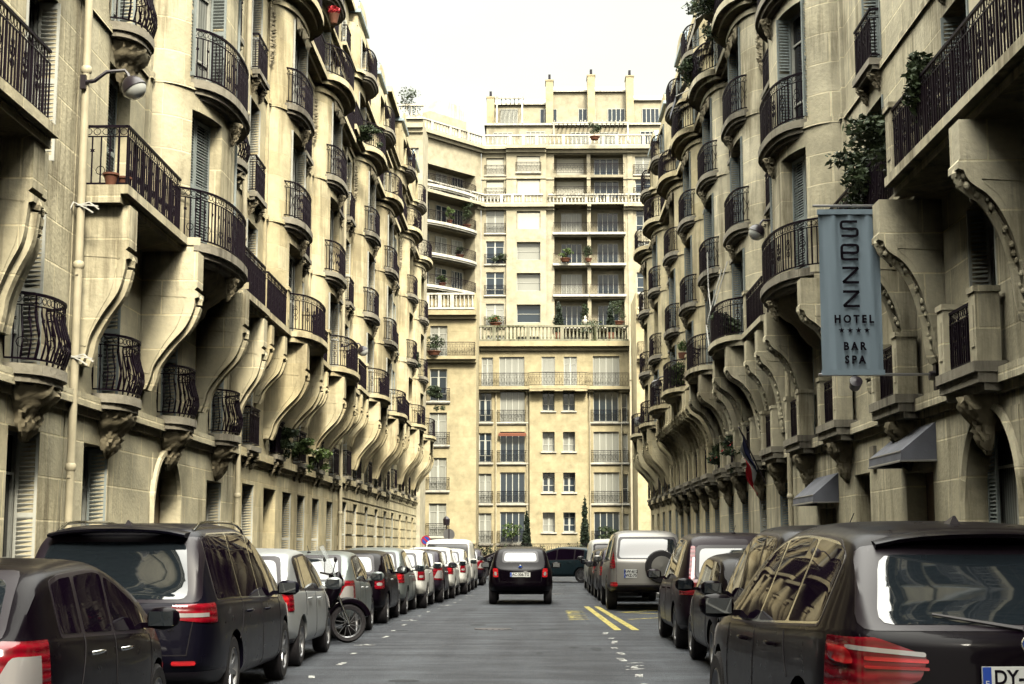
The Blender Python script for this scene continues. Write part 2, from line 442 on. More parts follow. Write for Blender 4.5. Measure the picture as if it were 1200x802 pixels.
# ------------------------------------------------------------------ ironwork
def path_norm(path):
    P = [Vector(p) for p in path]; out = []
    for i in range(len(P)):
        t = P[min(i+1, len(P)-1)]-P[max(i-1, 0)]; t.normalize(); out.append(Vector((-t.y, t.x)))
    return P, out
def railing(path, h=.95, bulge=0., sp=.115, style=0, mat=None, r=.0145, z0=.07):
    """path runs from +x to -x so that its left normal (out) is... recomputed from the bulge sign"""
    m = MB(); P, Nn = path_norm(path)
    # make normals point to +y on average
    if sum(n.y for n in Nn) < 0: Nn = [-n for n in Nn]
    seg = [0.]
    for a, b in zip(P, P[1:]): seg.append(seg[-1]+(b-a).length)
    Ltot = seg[-1]
    def at(s_):
        s_ = min(max(s_, 0), Ltot)
        for i in range(len(P)-1):
            if s_ <= seg[i+1]+1e-9:
                t = (s_-seg[i])/max(1e-9, seg[i+1]-seg[i]); return P[i].lerp(P[i+1], t), Nn[i].lerp(Nn[i+1], t)
        return P[-1], Nn[-1]
    def bz(z):
        t = min(max((z-z0)/(h-z0), 0), 1)
        return bulge*(sin(pi*min(1, t*1.25+.12))**1.5 if t*1.25+.12 < 1 else 0)
    def rail(z, rr):
        pts = []; n = max(2, int(Ltot/.18))
        if len(P) < 6 and not bulge: src = [(p, n_) for p, n_ in zip(P, Nn)]
        else: src = [at(Ltot*k/n) for k in range(n+1)]
        for p, n_ in src:
            q = p+n_*bz(z); pts.append((q.x, q.y, z))
        m.tube(pts, rr, 4, True)
    rail(h, .027); rail(h-.16, .013); rail(z0, .018)
    nb = max(3, int(Ltot/sp))
    for k in range(nb+1):
        p, n_ = at(Ltot*k/nb)
        if bulge: zz = [z0, .15, .28, .42, .56, .70, h-.16]
        else: zz = [z0, h-.16]
        m.tube([(p.x+n_.x*bz(z), p.y+n_.y*bz(z), z) for z in zz], r if k % 4 else r*1.5, 4)
        if k % 4 == 0: m.tube([(p.x, p.y, h-.16), (p.x, p.y, h)], r, 4)
    # ornaments in the tangent plane
    def ring(s_, zc, rad, rr=.007, squash=1., nseg=8):
        pts = []
        for k in range(nseg):
            w = 2*pi*k/nseg; p, n_ = at(s_+rad*cos(w)*squash); z = zc+rad*sin(w)
            q = p+n_*bz(z); pts.append((q.x, q.y, z))
        m.tube(pts, rr, 3, closed=True)
    step = Ltot/nb
    k = .5
    while k < nb:
        ring(step*k, h-.08, min(.055, step*.45), .007)
        k += 1
    if style == 0:      # S scrolls between the bars
        k = 2
        while k < nb-1:
            ring(step*k, .52, .075, .009); ring(step*k, .37, .06, .009); ring(step*k, .63, .05, .009)
            k += 4
    elif style == 1:    # flower heads
        k = 1
        while k < nb:
            p, n_ = at(step*k)
            for zc, rad in ((.60, .045),):
                c = p+n_*bz(zc); t = Vector((n_.y, -n_.x))
                vs = [(c.x+t.x*rad*cos(w)*(1 if i % 2 else .55)+n_.x*.012, c.y+t.y*rad*cos(w)*(1 if i % 2 else .55)+n_.y*.012, zc+rad*sin(w)*(1 if i % 2 else .55)) for i, w in enumerate([2*pi*j/12 for j in range(12)])]
                m.add(vs, [tuple(range(12))])
            k += 2
        k = 2
        while k < nb-1:
            ring(step*k, .28, .07, .008); k += 4
    elif style == 2:    # lozenge lattice
        k = 0
        while k+4 <= nb:
            a, b = step*k, step*(k+4)
            for (s0, zA, s1, zB) in ((a, .2, (a+b)/2, h-.25), ((a+b)/2, h-.25, b, .2), (a, h-.25, (a+b)/2, .2), ((a+b)/2, .2, b, h-.25)):
                p, n1 = at(s0); q, n2 = at(s1)
                m.tube([(p.x+n1.x*bz(zA), p.y+n1.y*bz(zA), zA), (q.x+n2.x*bz(zB), q.y+n2.y*bz(zB), zB)], .008, 3)
            k += 4
    return m.mesh('railing', mat or IRON, fix=False)

def arc(a, D, n=14, p=2.4, y0=0.):
    return [(-a*cos(pi*k/n), y0+D*sqrt(max(0, 1-abs(cos(pi*k/n))**p))) for k in range(n+1)]
def slab_mesh(outline, layers, mat, back=-.3):
    """outline: open curve from -x to +x in front of the wall; layers (z0, z1, inset)"""
    m = MB()
    for z0, z1, ins in layers:
        P, Nn = path_norm(outline)
        if sum(n.y for n in Nn) < 0: Nn = [-n for n in Nn]
        pts = [((p-n*ins).x, max((p-n*ins).y, back+.01)) for p, n in zip(P, Nn)]
        poly = pts+[(pts[-1][0], back), (pts[0][0], back)]
        m.prism(poly, 'z', z0, z1)
    return m.mesh('slab', mat, fix=True)
def corbel_mesh(w, d, h, mat, seed=0):
    """carved, leafy half cone that carries a small balcony"""
    m = MB(); n, k = 16, 12; vs = []
    for j in range(k+1):
        t = j/k; sc = (1-t)**.62*(1+.10*sin(t*9)) if j < k else .06
        for i in range(n+1):
            a = pi*i/n; nx, ny = -cos(a), sin(a)
            lump = .075*noise.noise(Vector((i*.9+seed*7, j*.9, seed)))+.04*sin(i*2.3)*sin(j*1.9+seed)
            vs.append((nx*(w/2*sc+lump), max(-.02, ny*(d*sc+lump)), -h*t))
    fs = [(j*(n+1)+i, j*(n+1)+i+1, (j+1)*(n+1)+i+1, (j+1)*(n+1)+i) for j in range(k) for i in range(n)]
    m.add(vs, fs)
    return m.mesh('corbel', mat, smooth=50, fix=True)
def ornament_mesh(w, h, d, mat, seed=0):
    """high relief of leaves and fruit on a plaque, plane y = 0"""
    m = MB(); nx, nz = 12, max(8, int(12*h/w)); vs = []
    for j in range(nz+1):
        for i in range(nx+1):
            u, v = i/nx*2-1, j/nz*2-1
            edge = max(0, 1-max(abs(u)**3, abs(v)**4))
            q = noise.noise(Vector((i*.75+seed*3.1, j*.75, seed*1.7)))+.6*noise.noise(Vector((i*1.7, j*1.7+seed, 3)))
            vs.append((u*w/2*(1-.25*abs(v)*(1 if seed % 2 else .3)), -.01+d*edge*(.55+.9*q), v*h/2))
    fs = [(j*(nx+1)+i, j*(nx+1)+i+1, (j+1)*(nx+1)+i+1, (j+1)*(nx+1)+i) for j in range(nz) for i in range(nx)]
    m.add(vs, fs); return m.mesh('ornament', mat, smooth=60, fix=False)
def console_mesh(P, H, t, mat, kind=0, seed=0):
    """scroll bracket: square abacus, moulded necking, long S curve back to the wall"""
    m = MB()
    if kind == 0:
        low = crom([(P-.04, -H*.34), (P-.06, -H*.42), (P*.80, -H*.55), (P*.52, -H*.68), (P*.28, -H*.82), (P*.20, -H*.93), (P*.13, -H)], 5)
    else:
        low = crom([(P-.04, -H*.26), (P*.88, -H*.32), (P*.62, -H*.40), (P*.40, -H*.55), (P*.26, -H*.75), (P*.20, -H*.93), (P*.14, -H)], 5)
    head = [(-.1, 0), (P, 0), (P, -H*.26), (P-.05, -H*.28), (P+.02, -H*.30), (P+.02, -H*.335)] if kind == 0 else [(-.1, 0), (P, 0), (P, -H*.20), (P+.03, -H*.215), (P+.03, -H*.25)]
    prof = head+low+[(-.1, -H)]
    m.prism(prof, 'x', -t/2, t/2)
    # raised rib following the curve on the front
    rib = [(0, y+.0, z) for y, z in low]
    m.tube(rib, [t*.22]*len(rib), 6, True)
    # carved husk garland
    for k, (y, z) in enumerate(low[::2] if kind else low[:2]):
        r = t*(.15 if k % 2 else .19)*(1-.35*k/len(low[::2]))
        M = Matrix.Translation((0, y+.03, z)) @ Matrix.Diagonal((1.25, .8, 1.1, 1))
        m.lathe([(0, -r), (r*.8, -r*.55), (r, 0), (r*.7, r*.6), (0, r)], 7, M)
    rr = random.Random(seed+3)
    for (y, z) in (low[1:-3] if kind else []):
        for _ in range(3):
            r = t*rr.uniform(.07, .12); M = Matrix.Translation((rr.uniform(-.34, .34)*t, y+.015, z+rr.uniform(-.03, .03))) @ Matrix.Diagonal((1, .9, 1.3, 1))
            m.lathe([(0, -r), (r*.8, -r*.5), (r, 0), (r*.7, r*.6), (0, r)], 6, M)
    # sunk side panels
    inner = [(y*.78+.02, z) for y, z in head[3:]+low if -H*.9 < z < -H*.3]
    for sx in (-1, 1):
        pts = [(sx*(t/2+.002), y, z) for y, z in inner]+[(sx*(t/2+.002), .04, -H*.88), (sx*(t/2+.002), .04, -H*.32)]
        m.tube(pts, .010, 3, closed=True)
    return m.mesh('console', mat, fix=True)
def baluster_run(Lx, h, mat, sp=.28, dep=.26, style=0):
    m = MB(); m.box(-Lx/2, Lx/2, -dep/2, dep/2, h-.14, h); m.box(-Lx/2, Lx/2, -dep/2+.02, dep/2-.02, 0, .14)
    n = max(1, int(Lx/sp))
    for k in range(n):
        x = -Lx/2+(k+.5)*Lx/n
        if (k % 9) == 8 or style == 1 and k % 6 == 5:
            m.box(x-.14, x+.14, -dep/2+.015, dep/2-.015, .14, h-.14)
        else:
            m.lathe([(.05, .14), (.09, .3), (.045, h*.62), (.07, h-.14)], 6, Matrix.Translation((x, 0, 0)))
    return m.mesh('balustrade', mat, fix=False)

# ------------------------------------------------------------------ foliage
def foliage_mesh(blobs, leaf, n, mat, seed=0, extra=None):
    r = random.Random(seed); m = MB(); tot = sum(b[3]*b[4]*b[5] for b in blobs)
    for (x, y, z, rx, ry, rz) in blobs:
        cnt = max(12, int(n*rx*ry*rz/tot))
        for _ in range(cnt):
            while True:
                a = Vector((r.uniform(-1,1), r.uniform(-1,1), r.uniform(-1,1)))
                if .25 < a.length < 1: break
            a = a*(.75+.35*noise.noise(a*2.3+Vector((seed, 0, 0))))
            c = Vector((x+a.x*rx, y+a.y*ry, z+a.z*rz))
            d1 = Vector((r.gauss(0,1), r.gauss(0,1), r.gauss(0,.7))).normalized(); d2 = d1.cross(Vector((r.gauss(0,1), r.gauss(0,1), r.gauss(0,1)))).normalized()
            s_ = leaf*r.uniform(.6, 1.3)
            m.add([c-d1*s_, c+d2*s_*.45, c+d1*s_, c-d2*s_*.45], [(0,1,2,3)])
    return m.mesh('foliage', mat, fix=False)
def shrub(name, label, loc, size, group=None, mat=None, leaf=.06, n=260, pot=True, seed=0, cat='plant', trail=0, flowers=None):
    root = empty(name, loc, 0, label, cat, group); w, h = size
    ph = min(.3, h*.35) if pot else 0.05
    if pot:
        m = MB(); m.lathe([(.0, 0), (w*.22, 0), (w*.30, ph*.85), (w*.34, ph*.85), (w*.34, ph), (w*.26, ph), (0, ph*.9)], 12)
        obj('pot', cached(('pot', round(w,2), round(ph,2)), lambda: m.mesh('pot', TERRA, smooth=40)), root)
    r = random.Random(seed+5)
    m = MB()
    for k in range(4): m.tube([(0,0,ph*.8), (r.uniform(-.1,.1)*w, r.uniform(-.1,.1)*w, ph+h*.25), (r.uniform(-.3,.3)*w, r.uniform(-.25,.25)*w, ph+h*.55)], .012, 4)
    obj('stem', m.mesh('stem', BARK, fix=False), root)
    bl = [(r.uniform(-.25,.25)*w, r.uniform(-.2,.2)*w, ph+h*(.25+.5*k/5), w*r.uniform(.25,.42), w*r.uniform(.22,.36), h*r.uniform(.14,.26)) for k in range(6)]
    for k in range(trail): bl.append((r.uniform(-.45,.45)*w, r.uniform(.0,.35)*w, -r.uniform(0, .5)*h+ph, w*.16, w*.14, h*.22))
    obj('foliage', foliage_mesh(bl, leaf, n, mat or LEAF, seed), root)
    if flowers:
        obj('flowers', foliage_mesh(bl[:4], leaf*.7, 40, flowers, seed+1), root)
    return root
def cypress(label, loc, h, w, seed, pot=False, n=1400, group='cypress trees', leaf=.09):
    root = empty('cypress_tree', loc, 0, label, 'tree', group); r = random.Random(seed)
    m = MB(); m.tube([(0,0,0), (.02,.01,h*.35), (0,0,h*.9)], [w*.09, w*.06, .01], 7); obj('trunk', m.mesh('trunk', BARK, fix=False), root)
    bl = []
    for k in range(16):
        t = k/15; rr = w*.5*(sin(pi*min(1, t*1.15+.12))**.6 if t < .75 else (1-t)*2.6+.1)
        bl.append((r.uniform(-.03,.03)*w, r.uniform(-.03,.03)*w, h*(.08+.86*t), max(.06, rr*r.uniform(.92,1.12)), max(.06, rr*r.uniform(.92,1.12)), h*.10))
    obj('crown', foliage_mesh(bl, leaf*1.3, n*3, CYP, seed), root)
    if pot:
        m = MB(); m.lathe([(0,0),(w*.35,0),(w*.45,.45),(w*.36,.45)], 12); obj('pot', m.mesh('pot', TERRA, smooth=40), root)
    return root

# ------------------------------------------------------------------ haussmann / art nouveau street buildings
LV = [0, 3.9, 7.0, 10.1, 13.2, 16.35, 19.4, 22.0]
def street_building(name, label, fr, u0, u1, cols, st, o=None):
    """cols: (u, kind) kind in flat/bow/wide ; o: options"""
    O = dict(dz=0, rail=0, rustic=False, console=0, l1=None, ground=None, longbal=True, mansard=True, slabp=.75, minz=0, basket=False, roof=True, dorm=True, pier=True, cs=None, maxlevel=7, gable=False)
    O.update(o or {})
    B = Bld(name, label, fr, (u0+u1)/2)
    lv = [z+(O['dz']*z/10 if z else 0) for z in LV]
    Z1, Z2, Z3, Z4, Z5, Z6, Z7 = lv[1:8]
    bows = []; opens = []; wins = []
    dims = {'bow': (1.95, .60), 'wide': (2.35, 1.0)}
    for u, k in cols:
        if k in dims:
            h, D = dims[k]
            bows.append((u, h, D, Z2-.28, Z5+.02)); bows.append((u, h*.93, D*.75, Z5+.02, Z6+1.95))
    def off(u, z): return sum(bowoff(u, b) for b in bows if b[3] < z < b[4])
    def opening(u, w, z0, h, dep=.36, style=0, **kw):
        a, b = u-w/2, u+w/2
        bd = 0
        fa_, fb_ = off(a, z0+.5), off(b, z0+.5); base = min(fa_, fb_); tilt = abs(fa_-fb_) > .08
        if z0 > Z5: base -= .29
        oi = base-dep; kw.setdefault('shut', round(min(.3, dep-.05), 2))
        if tilt:
            ka, kb = fa_-base+oi, fb_-base+oi; opens.append((a, b, z0, z0+h, (ka, kb), True)); phi = math.atan2(kb-ka, w)
            wd = fr.d*(-sin(phi))+fr.n*cos(phi); kw['rz'] = math.atan2(wd.y, wd.x)-pi/2-fr.rot
            wins.append((u, (ka+kb)/2+.06, z0, w/cos(phi)-.01, h, style, kw))
        else:
            opens.append((a, b, z0, z0+h, oi, True)); wins.append((u, oi+.06, z0, w, h, style, kw))
    l1 = O['l1'] if O['l1'] is not None else [(u, 1.15) for u, k in cols]
    gr = O['ground'] if O['ground'] is not None else [(u, 1.3, .75, 2.35, 'w') for u, k in cols]
    for g in gr:
        u, w, z0, h, kd = g
        opening(u, w, z0, h, .42, 3 if kd in 'dD' else 0, shut=.0 if kd in 'dDaA' else .3, flat=(2 if kd == 's' else 0), arch=kd in 'aD')
    for u, w in l1: opening(u, w, Z1+.02, min(2.35, Z2-Z1-.62), .40)
    for u, k in cols:
        for li, zz in enumerate((Z2, Z3, Z4, Z5, Z6)):
            if k == 'wide' and li < 3:
                opening(u-1.22, 1.2, zz+.03, 2.5, .36); opening(u+1.22, 1.2, zz+.03, 2.5, .36)
            elif k == 'bow' or k == 'wide': opening(u, 2.25 if li < 4 else 1.8, zz+.03, 2.45 if li < 4 else 1.6, .36)
            else:
                if li == 4: opening(u, 1.0, zz+.15, 1.5, .25)
                else: opening(u, 1.3, zz+.03, 2.42, .38)
    opens_a = []
    # keep mansard zone windows inside the wall height
    bands = [(0, .55, .10), (Z1-.40, Z1-.28, .06), (Z1-.28, Z1-.08, .14), 
             (Z3-.20, Z3-.08, .05), (Z4-.20, Z4-.08, .05), (Z5-.55, Z5-.42, .08), (Z5-.30, Z5-.17, .30), (Z5-.17, Z5+.02, .48), (Z5+.02, Z6-.3, -.28), (Z6-.3, Z6-.1, -.1), (Z6-.1, Z6+.02, .06), (Z6+.02, Z7-.25, -.30), (Z7-.25, Z7, -.05)]
    pils = []
    slr = O.get('slabr', [(u0, u1, O['slabp'])])
    for a, b, p in slr: pils += [(a, b, Z2-.28, Z2-.14, p*.85), (a, b, Z2-.14, Z2, p)]
    for u, k in cols:
        if k in dims:
            h = dims[k][0]
            for s_ in (-1, 1):
                a = u+s_*(h+.05); pils.append((min(a, a+s_*.16), max(a, a+s_*.16), Z2+.02, Z5-.56, .07))
    if O['rustic']:
        z = .62
        while z < Z1-.5:
            bands.append((z, z+.36, .035)); z += .44
    def extra(m, fr_, loc):
        # arches: spandrels inside square openings, and voussoir rings
        for (u, oi, z0, w, h, stl, kw) in wins:
            if kw.get('arch'):
                r = w/2; n = 10; zc = z0+h-r
                for sg in (-1, 1):
                    pts = [(u+sg*r, z0+h), (u, z0+h)]+[(u+sg*r*sin(pi/2*k/n), zc+r*cos(pi/2*k/n)) for k in range(n+1)]
                    fa = [tuple(fr_.p(a, .02, b)-loc) for a, b in pts]; fb = [tuple(fr_.p(a, -.34, b)-loc) for a, b in pts]
                    q = len(pts); m.add(fa+fb, [tuple(range(q)), tuple(range(q, 2*q))]+[(i, (i+1) % q, q+(i+1) % q, q+i) for i in range(q)])
                ring = [fr_.p(u-r*1.06*cos(pi*k/16), .03, zc+r*1.06*sin(pi*k/16))-loc for k in range(17)]
                m.tube([fr_.p(u-r*1.06, .03, z0)-loc]+ring+[fr_.p(u+r*1.06, .03, z0)-loc], .07, 5)
    wall = obj('wall', wallmesh(fr, u0, u1, Z7, bows, bands, pils, opens, 9., B.loc, st, extra=extra), B.root)
    for (u, oi, z0, w, h, style, kw) in wins:
        kw = {k: v for k, v in kw.items() if k not in ('arch',)}
        near = u < 60
        if not near: kw['shut'] = 0 if kw.get('shut', .3) == 0 or u > 75 else .3
        if style == 0 and kw.get('shut', .3) and z0 > Z2 and RND.random() < .12: kw['flat'] = 2; kw['shut'] = 0
        if style == 0 and kw.get('shut', .3) and z0 > Z2 and RND.random() < .2: kw['flat'] = 1
        kw['smat'] = O.get('smat', SHUT) if z0 > Z2 or RND.random() < .7 else SHUTW
        B.window(u, oi, z0, w, h, style, **kw)
    # ---- balconies
    def bowbal(u, h, D, z, a, proj, style, deco=True):
        key = ('bb', h, D, a, proj)
        def outline():
            pts = []
            for k in range(17):
                x = -a*cos(pi*k/16)
                pts.append((x, bowoff(x, (0, h, D))+proj*min(1, sqrt(max(0, 1-(abs(x)/a)**6))*1.0)))
            return pts
        ol = outline()
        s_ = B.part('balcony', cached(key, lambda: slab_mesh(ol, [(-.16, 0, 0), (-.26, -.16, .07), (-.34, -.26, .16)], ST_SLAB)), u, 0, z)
        P, Nn = path_norm(ol); Nn = [n if n.y > 0 else -n for n in Nn] if sum(n.y for n in Nn) < 0 else Nn
        inner = [(ol[0][0]+.05, bowoff(ol[0][0], (0, h, D))-.02)]+[((p-n*.07).x, (p-n*.07).y) for p, n in zip(P, Nn)][1:-1]+[(ol[-1][0]-.05, bowoff(ol[-1][0], (0, h, D))-.02)]
        obj('railing', cached(key+('r', style), lambda: railing(inner, .98, 0, .11, style)), s_)
        if deco:
            oy = bowoff(0, (0, h, D))
            obj('keystone', cached(('ks',), lambda: corbel_mesh(.3, .22, .45, ST_CARVE, 3)), s_, (0, oy+.02, -.34))
    def basket(u, z, w, style, o_=0., corb=True, seed=0, dep=.50, bul=.09):
        ol = arc(w/2, dep, 14, 2.6)
        s_ = B.part('balcony', cached(('bk', w, dep), lambda: slab_mesh(ol, [(-.14, 0, 0), (-.24, -.14, .05)], ST_SLAB)), u, o_, z)
        inner = [(x*.94, max(-.01, y-.05)) for x, y in ol]
        obj('railing', cached(('bkr', w, style, dep, bul), lambda: railing(inner, .95, bul, .10, style)), s_)
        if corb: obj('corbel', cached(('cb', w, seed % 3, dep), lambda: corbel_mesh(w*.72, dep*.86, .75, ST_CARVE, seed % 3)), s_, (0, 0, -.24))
    def sillbal(u, z, w, style, o_=0.):
        s_ = B.part('balcony', cached(('sb', w), lambda: slab_mesh([(-w/2, 0), (-w/2, .24), (w/2, .24), (w/2, 0)], [(-.12, 0, 0), (-.2, -.12, .06)], ST_SLAB)), u, o_, z)
        obj('railing', cached(('sbr', w, style), lambda: railing([(-w/2+.05, 0), (-w/2+.05, .18), (w/2-.05, .18), (w/2-.05, 0)], .92, 0, .11, style)), s_)
        for sg in (-1, 1): obj('corbel', cached(('cbs',), lambda: corbel_mesh(.22, .2, .34, ST_CARVE, 1)), s_, (sg*w*.34, 0, -.2))
    rs = O['rail']
    # level one baskets
    if O.get('l1bal', 'basket') == 'basket':
        for i, (u, w) in enumerate(l1): basket(u, Z1, 1.75, 1 if O.get('l1style') is None else O['l1style'], corb=True, seed=i)
    elif O['l1bal'] == 'pier':
        for i, (u, w) in enumerate(l1):
            W = 1.9
            s_ = B.part('balcony', cached(('pb', W), lambda: slab_mesh([(-W/2, 0), (-W/2, .45), (W/2, .45), (W/2, 0)], [(-.14, 0, 0), (-.28, -.14, .05), (-.38, -.28, .14)], ST_SLAB)), u, 0, Z1)
            def pm():
                m = MB()
                for x in (0,):
                    m.box(x-.15, x+.15, .08, .40, 0, .92); m.box(x-.17, x+.17, .06, .42, .92, 1.0)
                    m.box(x-.07, x+.07, .40, .413, .2, .75)
                return m.mesh('pier', ST_CARVE if False else st, fix=False)
            for sg in (-1, 1): obj('pier', cached(('pbp', W, st.name), pm), s_, (sg*(W/2-.17), 0, 0))
            obj('railing', cached(('pbr', W), lambda: railing([(-W/2+.33, .30), (W/2-.33, .30)], .85, 0, .10, 0)), s_)
            obj('corbel', cached(('pbc', i % 2), lambda: corbel_mesh(.95, .38, .8, ST_CARVE, i)), s_, (0, 0, -.38))
    else:
        for i, (u, w) in enumerate(l1): sillbal(u, Z1, 1.35, 2)
    # level two: long balcony along the slab, in runs between stone piers
    def run(a, b, z, pr, h=.98, style=0, nm='balcony_railing', maxz=None):
        pts = []
        uc = (a+b)/2; n = max(2, int((b-a)/.35))
        for k in range(n+1):
            u = a+(b-a)*k/n; pts.append((fr_sign*(u-uc), off(u, z+.05)+pr))
        me = railing(pts, h, 0, .115 if a < 60 else .16, style)
        B.part(nm, me, uc, 0, z)
    fr_sign = -1 if fr is LEFT else 1
    skip = O.get('skip2', [])
    edges = [u0+.1]
    for u, k in sorted(cols):
        if k in dims: edges += [u-dims[k][0]-.15, u+dims[k][0]+.15]
    edges.append(u1-.1)
    pm = MB(); pm.box(-.17, .17, -.36, 0, 0, 1.02); pm.box(-.20, .20, -.39, .03, 1.02, 1.11); pm.box(-.09, .09, 0, .012, .25, .85)
    pme = cached(('pier', st.name), lambda: pm.mesh('pier', st, fix=False))
    def pat(u):
        for a, b, p in slr:
            if a-.01 <= u <= b+.01: return p
        return 0
    ed2 = sorted(set([round(e, 3) for e in edges]+[round(v+(.1 if v == a else -.1), 3) for a, b, p in slr for v in (a, b)]))
    done = set()
    for a, b in zip(ed2, ed2[1:]):
        p = pat((a+b)/2); isb = any(abs((a+b)/2-u) < .6 and k in dims for u, k in cols)
        if b-a < .5: continue
        if p or isb:
            if p: run(a+.12, b-.12, Z2, p-.09, style=O.get('r2', 0))
            if not p: bowslab = [u for u, k in cols if k in dims and abs((a+b)/2-u) < .6][0]; bk = dict(cols)[bowslab]; bowbal(bowslab, dims[bk][0], dims[bk][1], Z2, dims[bk][0]*.97, .30, O.get('r2', 0))
            if p and O['pier']:
                for e in (a, b):
                    if e not in done and (e != ed2[0]) and (e != ed2[-1]): done.add(e); B.part('pier', pme, e, p-.06+off(e, Z2), Z2)
            if p and not isb and (abs(a-ed2[0]) < .01 or O.get('slabr')):
                B.part('balcony_railing', railing([(0, 0), (0, p-.09)] if 0 else [(-(p-.09)/2, 0), ((p-.09)/2, 0)], .98, 0, .115, O.get('r2', 0)), a+.12, (p-.09)/2, Z2, rz=pi/2)
    # upper levels
    for i, (u, k) in enumerate(cols):
        for li, zz in enumerate((Z3, Z4)):
            if k in dims: bowbal(u, dims[k][0], dims[k][1], zz, dims[k][0]*.80, .28, rs)
            elif O['basket'] and li == 0: basket(u, zz, 1.55, rs, seed=i)
            else: sillbal(u, zz, 1.4, rs)
        bz = off(u, Z6+.3)
        if k in dims: bowbal(u, dims[k][0]*.93, dims[k][1]*.75, Z6+.02, dims[k][0]*.7, .25, rs, False)
        else: sillbal(u, Z6+.12, 1.3, rs, -.25)
    # level five long balcony
    def run5():
        pts = []; n = int((u1-u0)/.3); uc = (u0+u1)/2
        for k in range(n+1):
            u = u0+.08+(u1-u0-.16)*k/n; pts.append((fr_sign*(u-uc), off(u, Z5-.1)+.40))
        B.part('balcony_railing', railing(pts, .95, 0, .14, rs), uc, 0, Z5+.02)
    run5()
    # swelling carved bases of the bows
    for i, (u, k) in enumerate(cols):
        if k in dims:
            h_, D_ = dims[k][0], dims[k][1]
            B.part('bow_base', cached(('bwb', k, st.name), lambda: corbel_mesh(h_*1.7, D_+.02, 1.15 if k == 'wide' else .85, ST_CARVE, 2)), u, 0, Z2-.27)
    # consoles
    cu = []
    for u, k in cols:
        if k in dims: cu += [(u-1.32, .95+dims[k][1]*.25), (u+1.32, .95+dims[k][1]*.25)]
        else: cu += [(u-.95, O['slabp']+.0), (u+.95, O['slabp']+.0)]
    if O['cs'] is not None: cu = O['cs']
    for i, (u, P) in enumerate(cu):
        if u < u0+.1 or u > u1-.1: continue
        P = round(P, 2)
        hh = 1. if (P > .85 or O['console'] or O['cs'] is not None) else .68; tt = .44 if hh == 1 else .34
        me = cached(('con', P, O['console'], st.name, round(Z2-Z1, 2), hh), lambda: console_mesh(P, (Z2-.28-(Z1+.35))*hh, tt, st, O['console'], i))
        c = B.part('console', me, u, 0, Z2-.28)
    # carved friezes under the crowning balcony and panels between
    for u, k in cols:
        if k in dims:
            D = dims[k][1]
            for dx in (-.75, 0, .75):
                B.part('carving', cached(('fr', 1), lambda: ornament_mesh(.62, .36, .10, ST_CARVE, 2)), u+dx, bowoff(u+dx, (u, dims[k][0], D))+.03, Z5-.76, rz=0)
            for sg in (-1, 1):
                B.part('carving', cached(('fr', 2), lambda: ornament_mesh(.34, 1.7, .14, ST_CARVE, 5)), u+sg*(dims[k][0]+.14), .08, Z5-1.5)
    # parapet, roof
    rm = MB()
    def q(pts): rm.quad(*[tuple(fr.p(*p)-B.loc) for p in pts])
    a, b = u0, u1; zt = Z7+.02
    q([(a, -.35, zt), (b, -.35, zt), (b, -1.5, zt+1.0), (a, -1.5, zt+1.0)])
    q([(a, -1.5, zt+1.0), (b, -1.5, zt+1.0), (b, -9, zt+1.5), (a, -9, zt+1.5)])
    for e in (a, b): rm.add([tuple(fr.p(e, oo, zz)-B.loc) for oo, zz in ((-.35, zt), (-1.5, zt+1), (-9, zt+1.5), (-9, zt))], [(0,1,2,3)])
    roof = obj('roof', rm.mesh('roof', ZINC, fix=False), B.root)
    # barrel zinc caps above the bows
    for u, k in cols:
        if k in dims and O['dorm']:
            h = dims[k][0]*.74; D = dims[k][1]*.62
            m = MB(); n = 14; prof = []
            for i in range(n+1):
                w = pi*i/n; prof.append((-h*cos(w), .62*sin(w)**.8 if 0 < i < n else 0))
            m.cur = 1; m.prism(prof, 'y', -1.8, D-.28)
            m.cur = 0
            m.prism([(x*1.08, z*1.12+.02) for x, z in prof], 'y', -1.9, D-.34)
            m.prism([(-h*1.1, 0), (h*1.1, 0), (h*1.1, -.14), (-h*1.1, -.14)], 'y', -1.8, D-.20)
            m.cur = 1; m.prism([(-h, -.14), (h, -.14), (h, -.64), (-h, -.64)], 'y', -1.8, D-.34)
            zt2 = Z6+2.55
            B.part('dormer', cached(('dm', h, D, st.name), lambda: m.mesh('dormer', [ZINC, st], fix=True)), u, 0, zt2)
    return B
# ------------------------------------------------------------------ cars
def tmpobj(me):
    o = bpy.data.objects.new('tmp', me); COL.objects.link(o); return o
def boolean(a, b, op):
    oa, ob = tmpobj(a), tmpobj(b)
    md = oa.modifiers.new('b', 'BOOLEAN'); md.operation = op; md.object = ob; md.solver = 'EXACT'
    dg = bpy.context.evaluated_depsgraph_get(); me = bpy.data.meshes.new_from_object(oa.evaluated_get(dg))
    bpy.data.objects.remove(oa); bpy.data.objects.remove(ob); return me
def prism_me(poly, axis, a, b):
    m = MB(); m.prism(poly, axis, a, b); return m.mesh('c')
def interp(pts, x):
    if x <= pts[0][0]: return pts[0][1]
    for (a, va), (b, vb) in zip(pts, pts[1:]):
        if x <= b: return va+(vb-va)*(x-a)/(b-a)
    return pts[-1][1]
def roundpoly(poly, r, n=3):
    out = []; k = len(poly)
    for i in range(k):
        p = Vector(poly[i]); a = Vector(poly[i-1])-p; b = Vector(poly[(i+1) % k])-p
        ra = min(r, a.length*.45, b.length*.45)
        s_, e = p+a.normalized()*ra, p+b.normalized()*ra
        for j in range(n+1):
            t = j/n; out.append(tuple(s_*(1-t)**2+p*2*t*(1-t)+e*t*t))
    return out

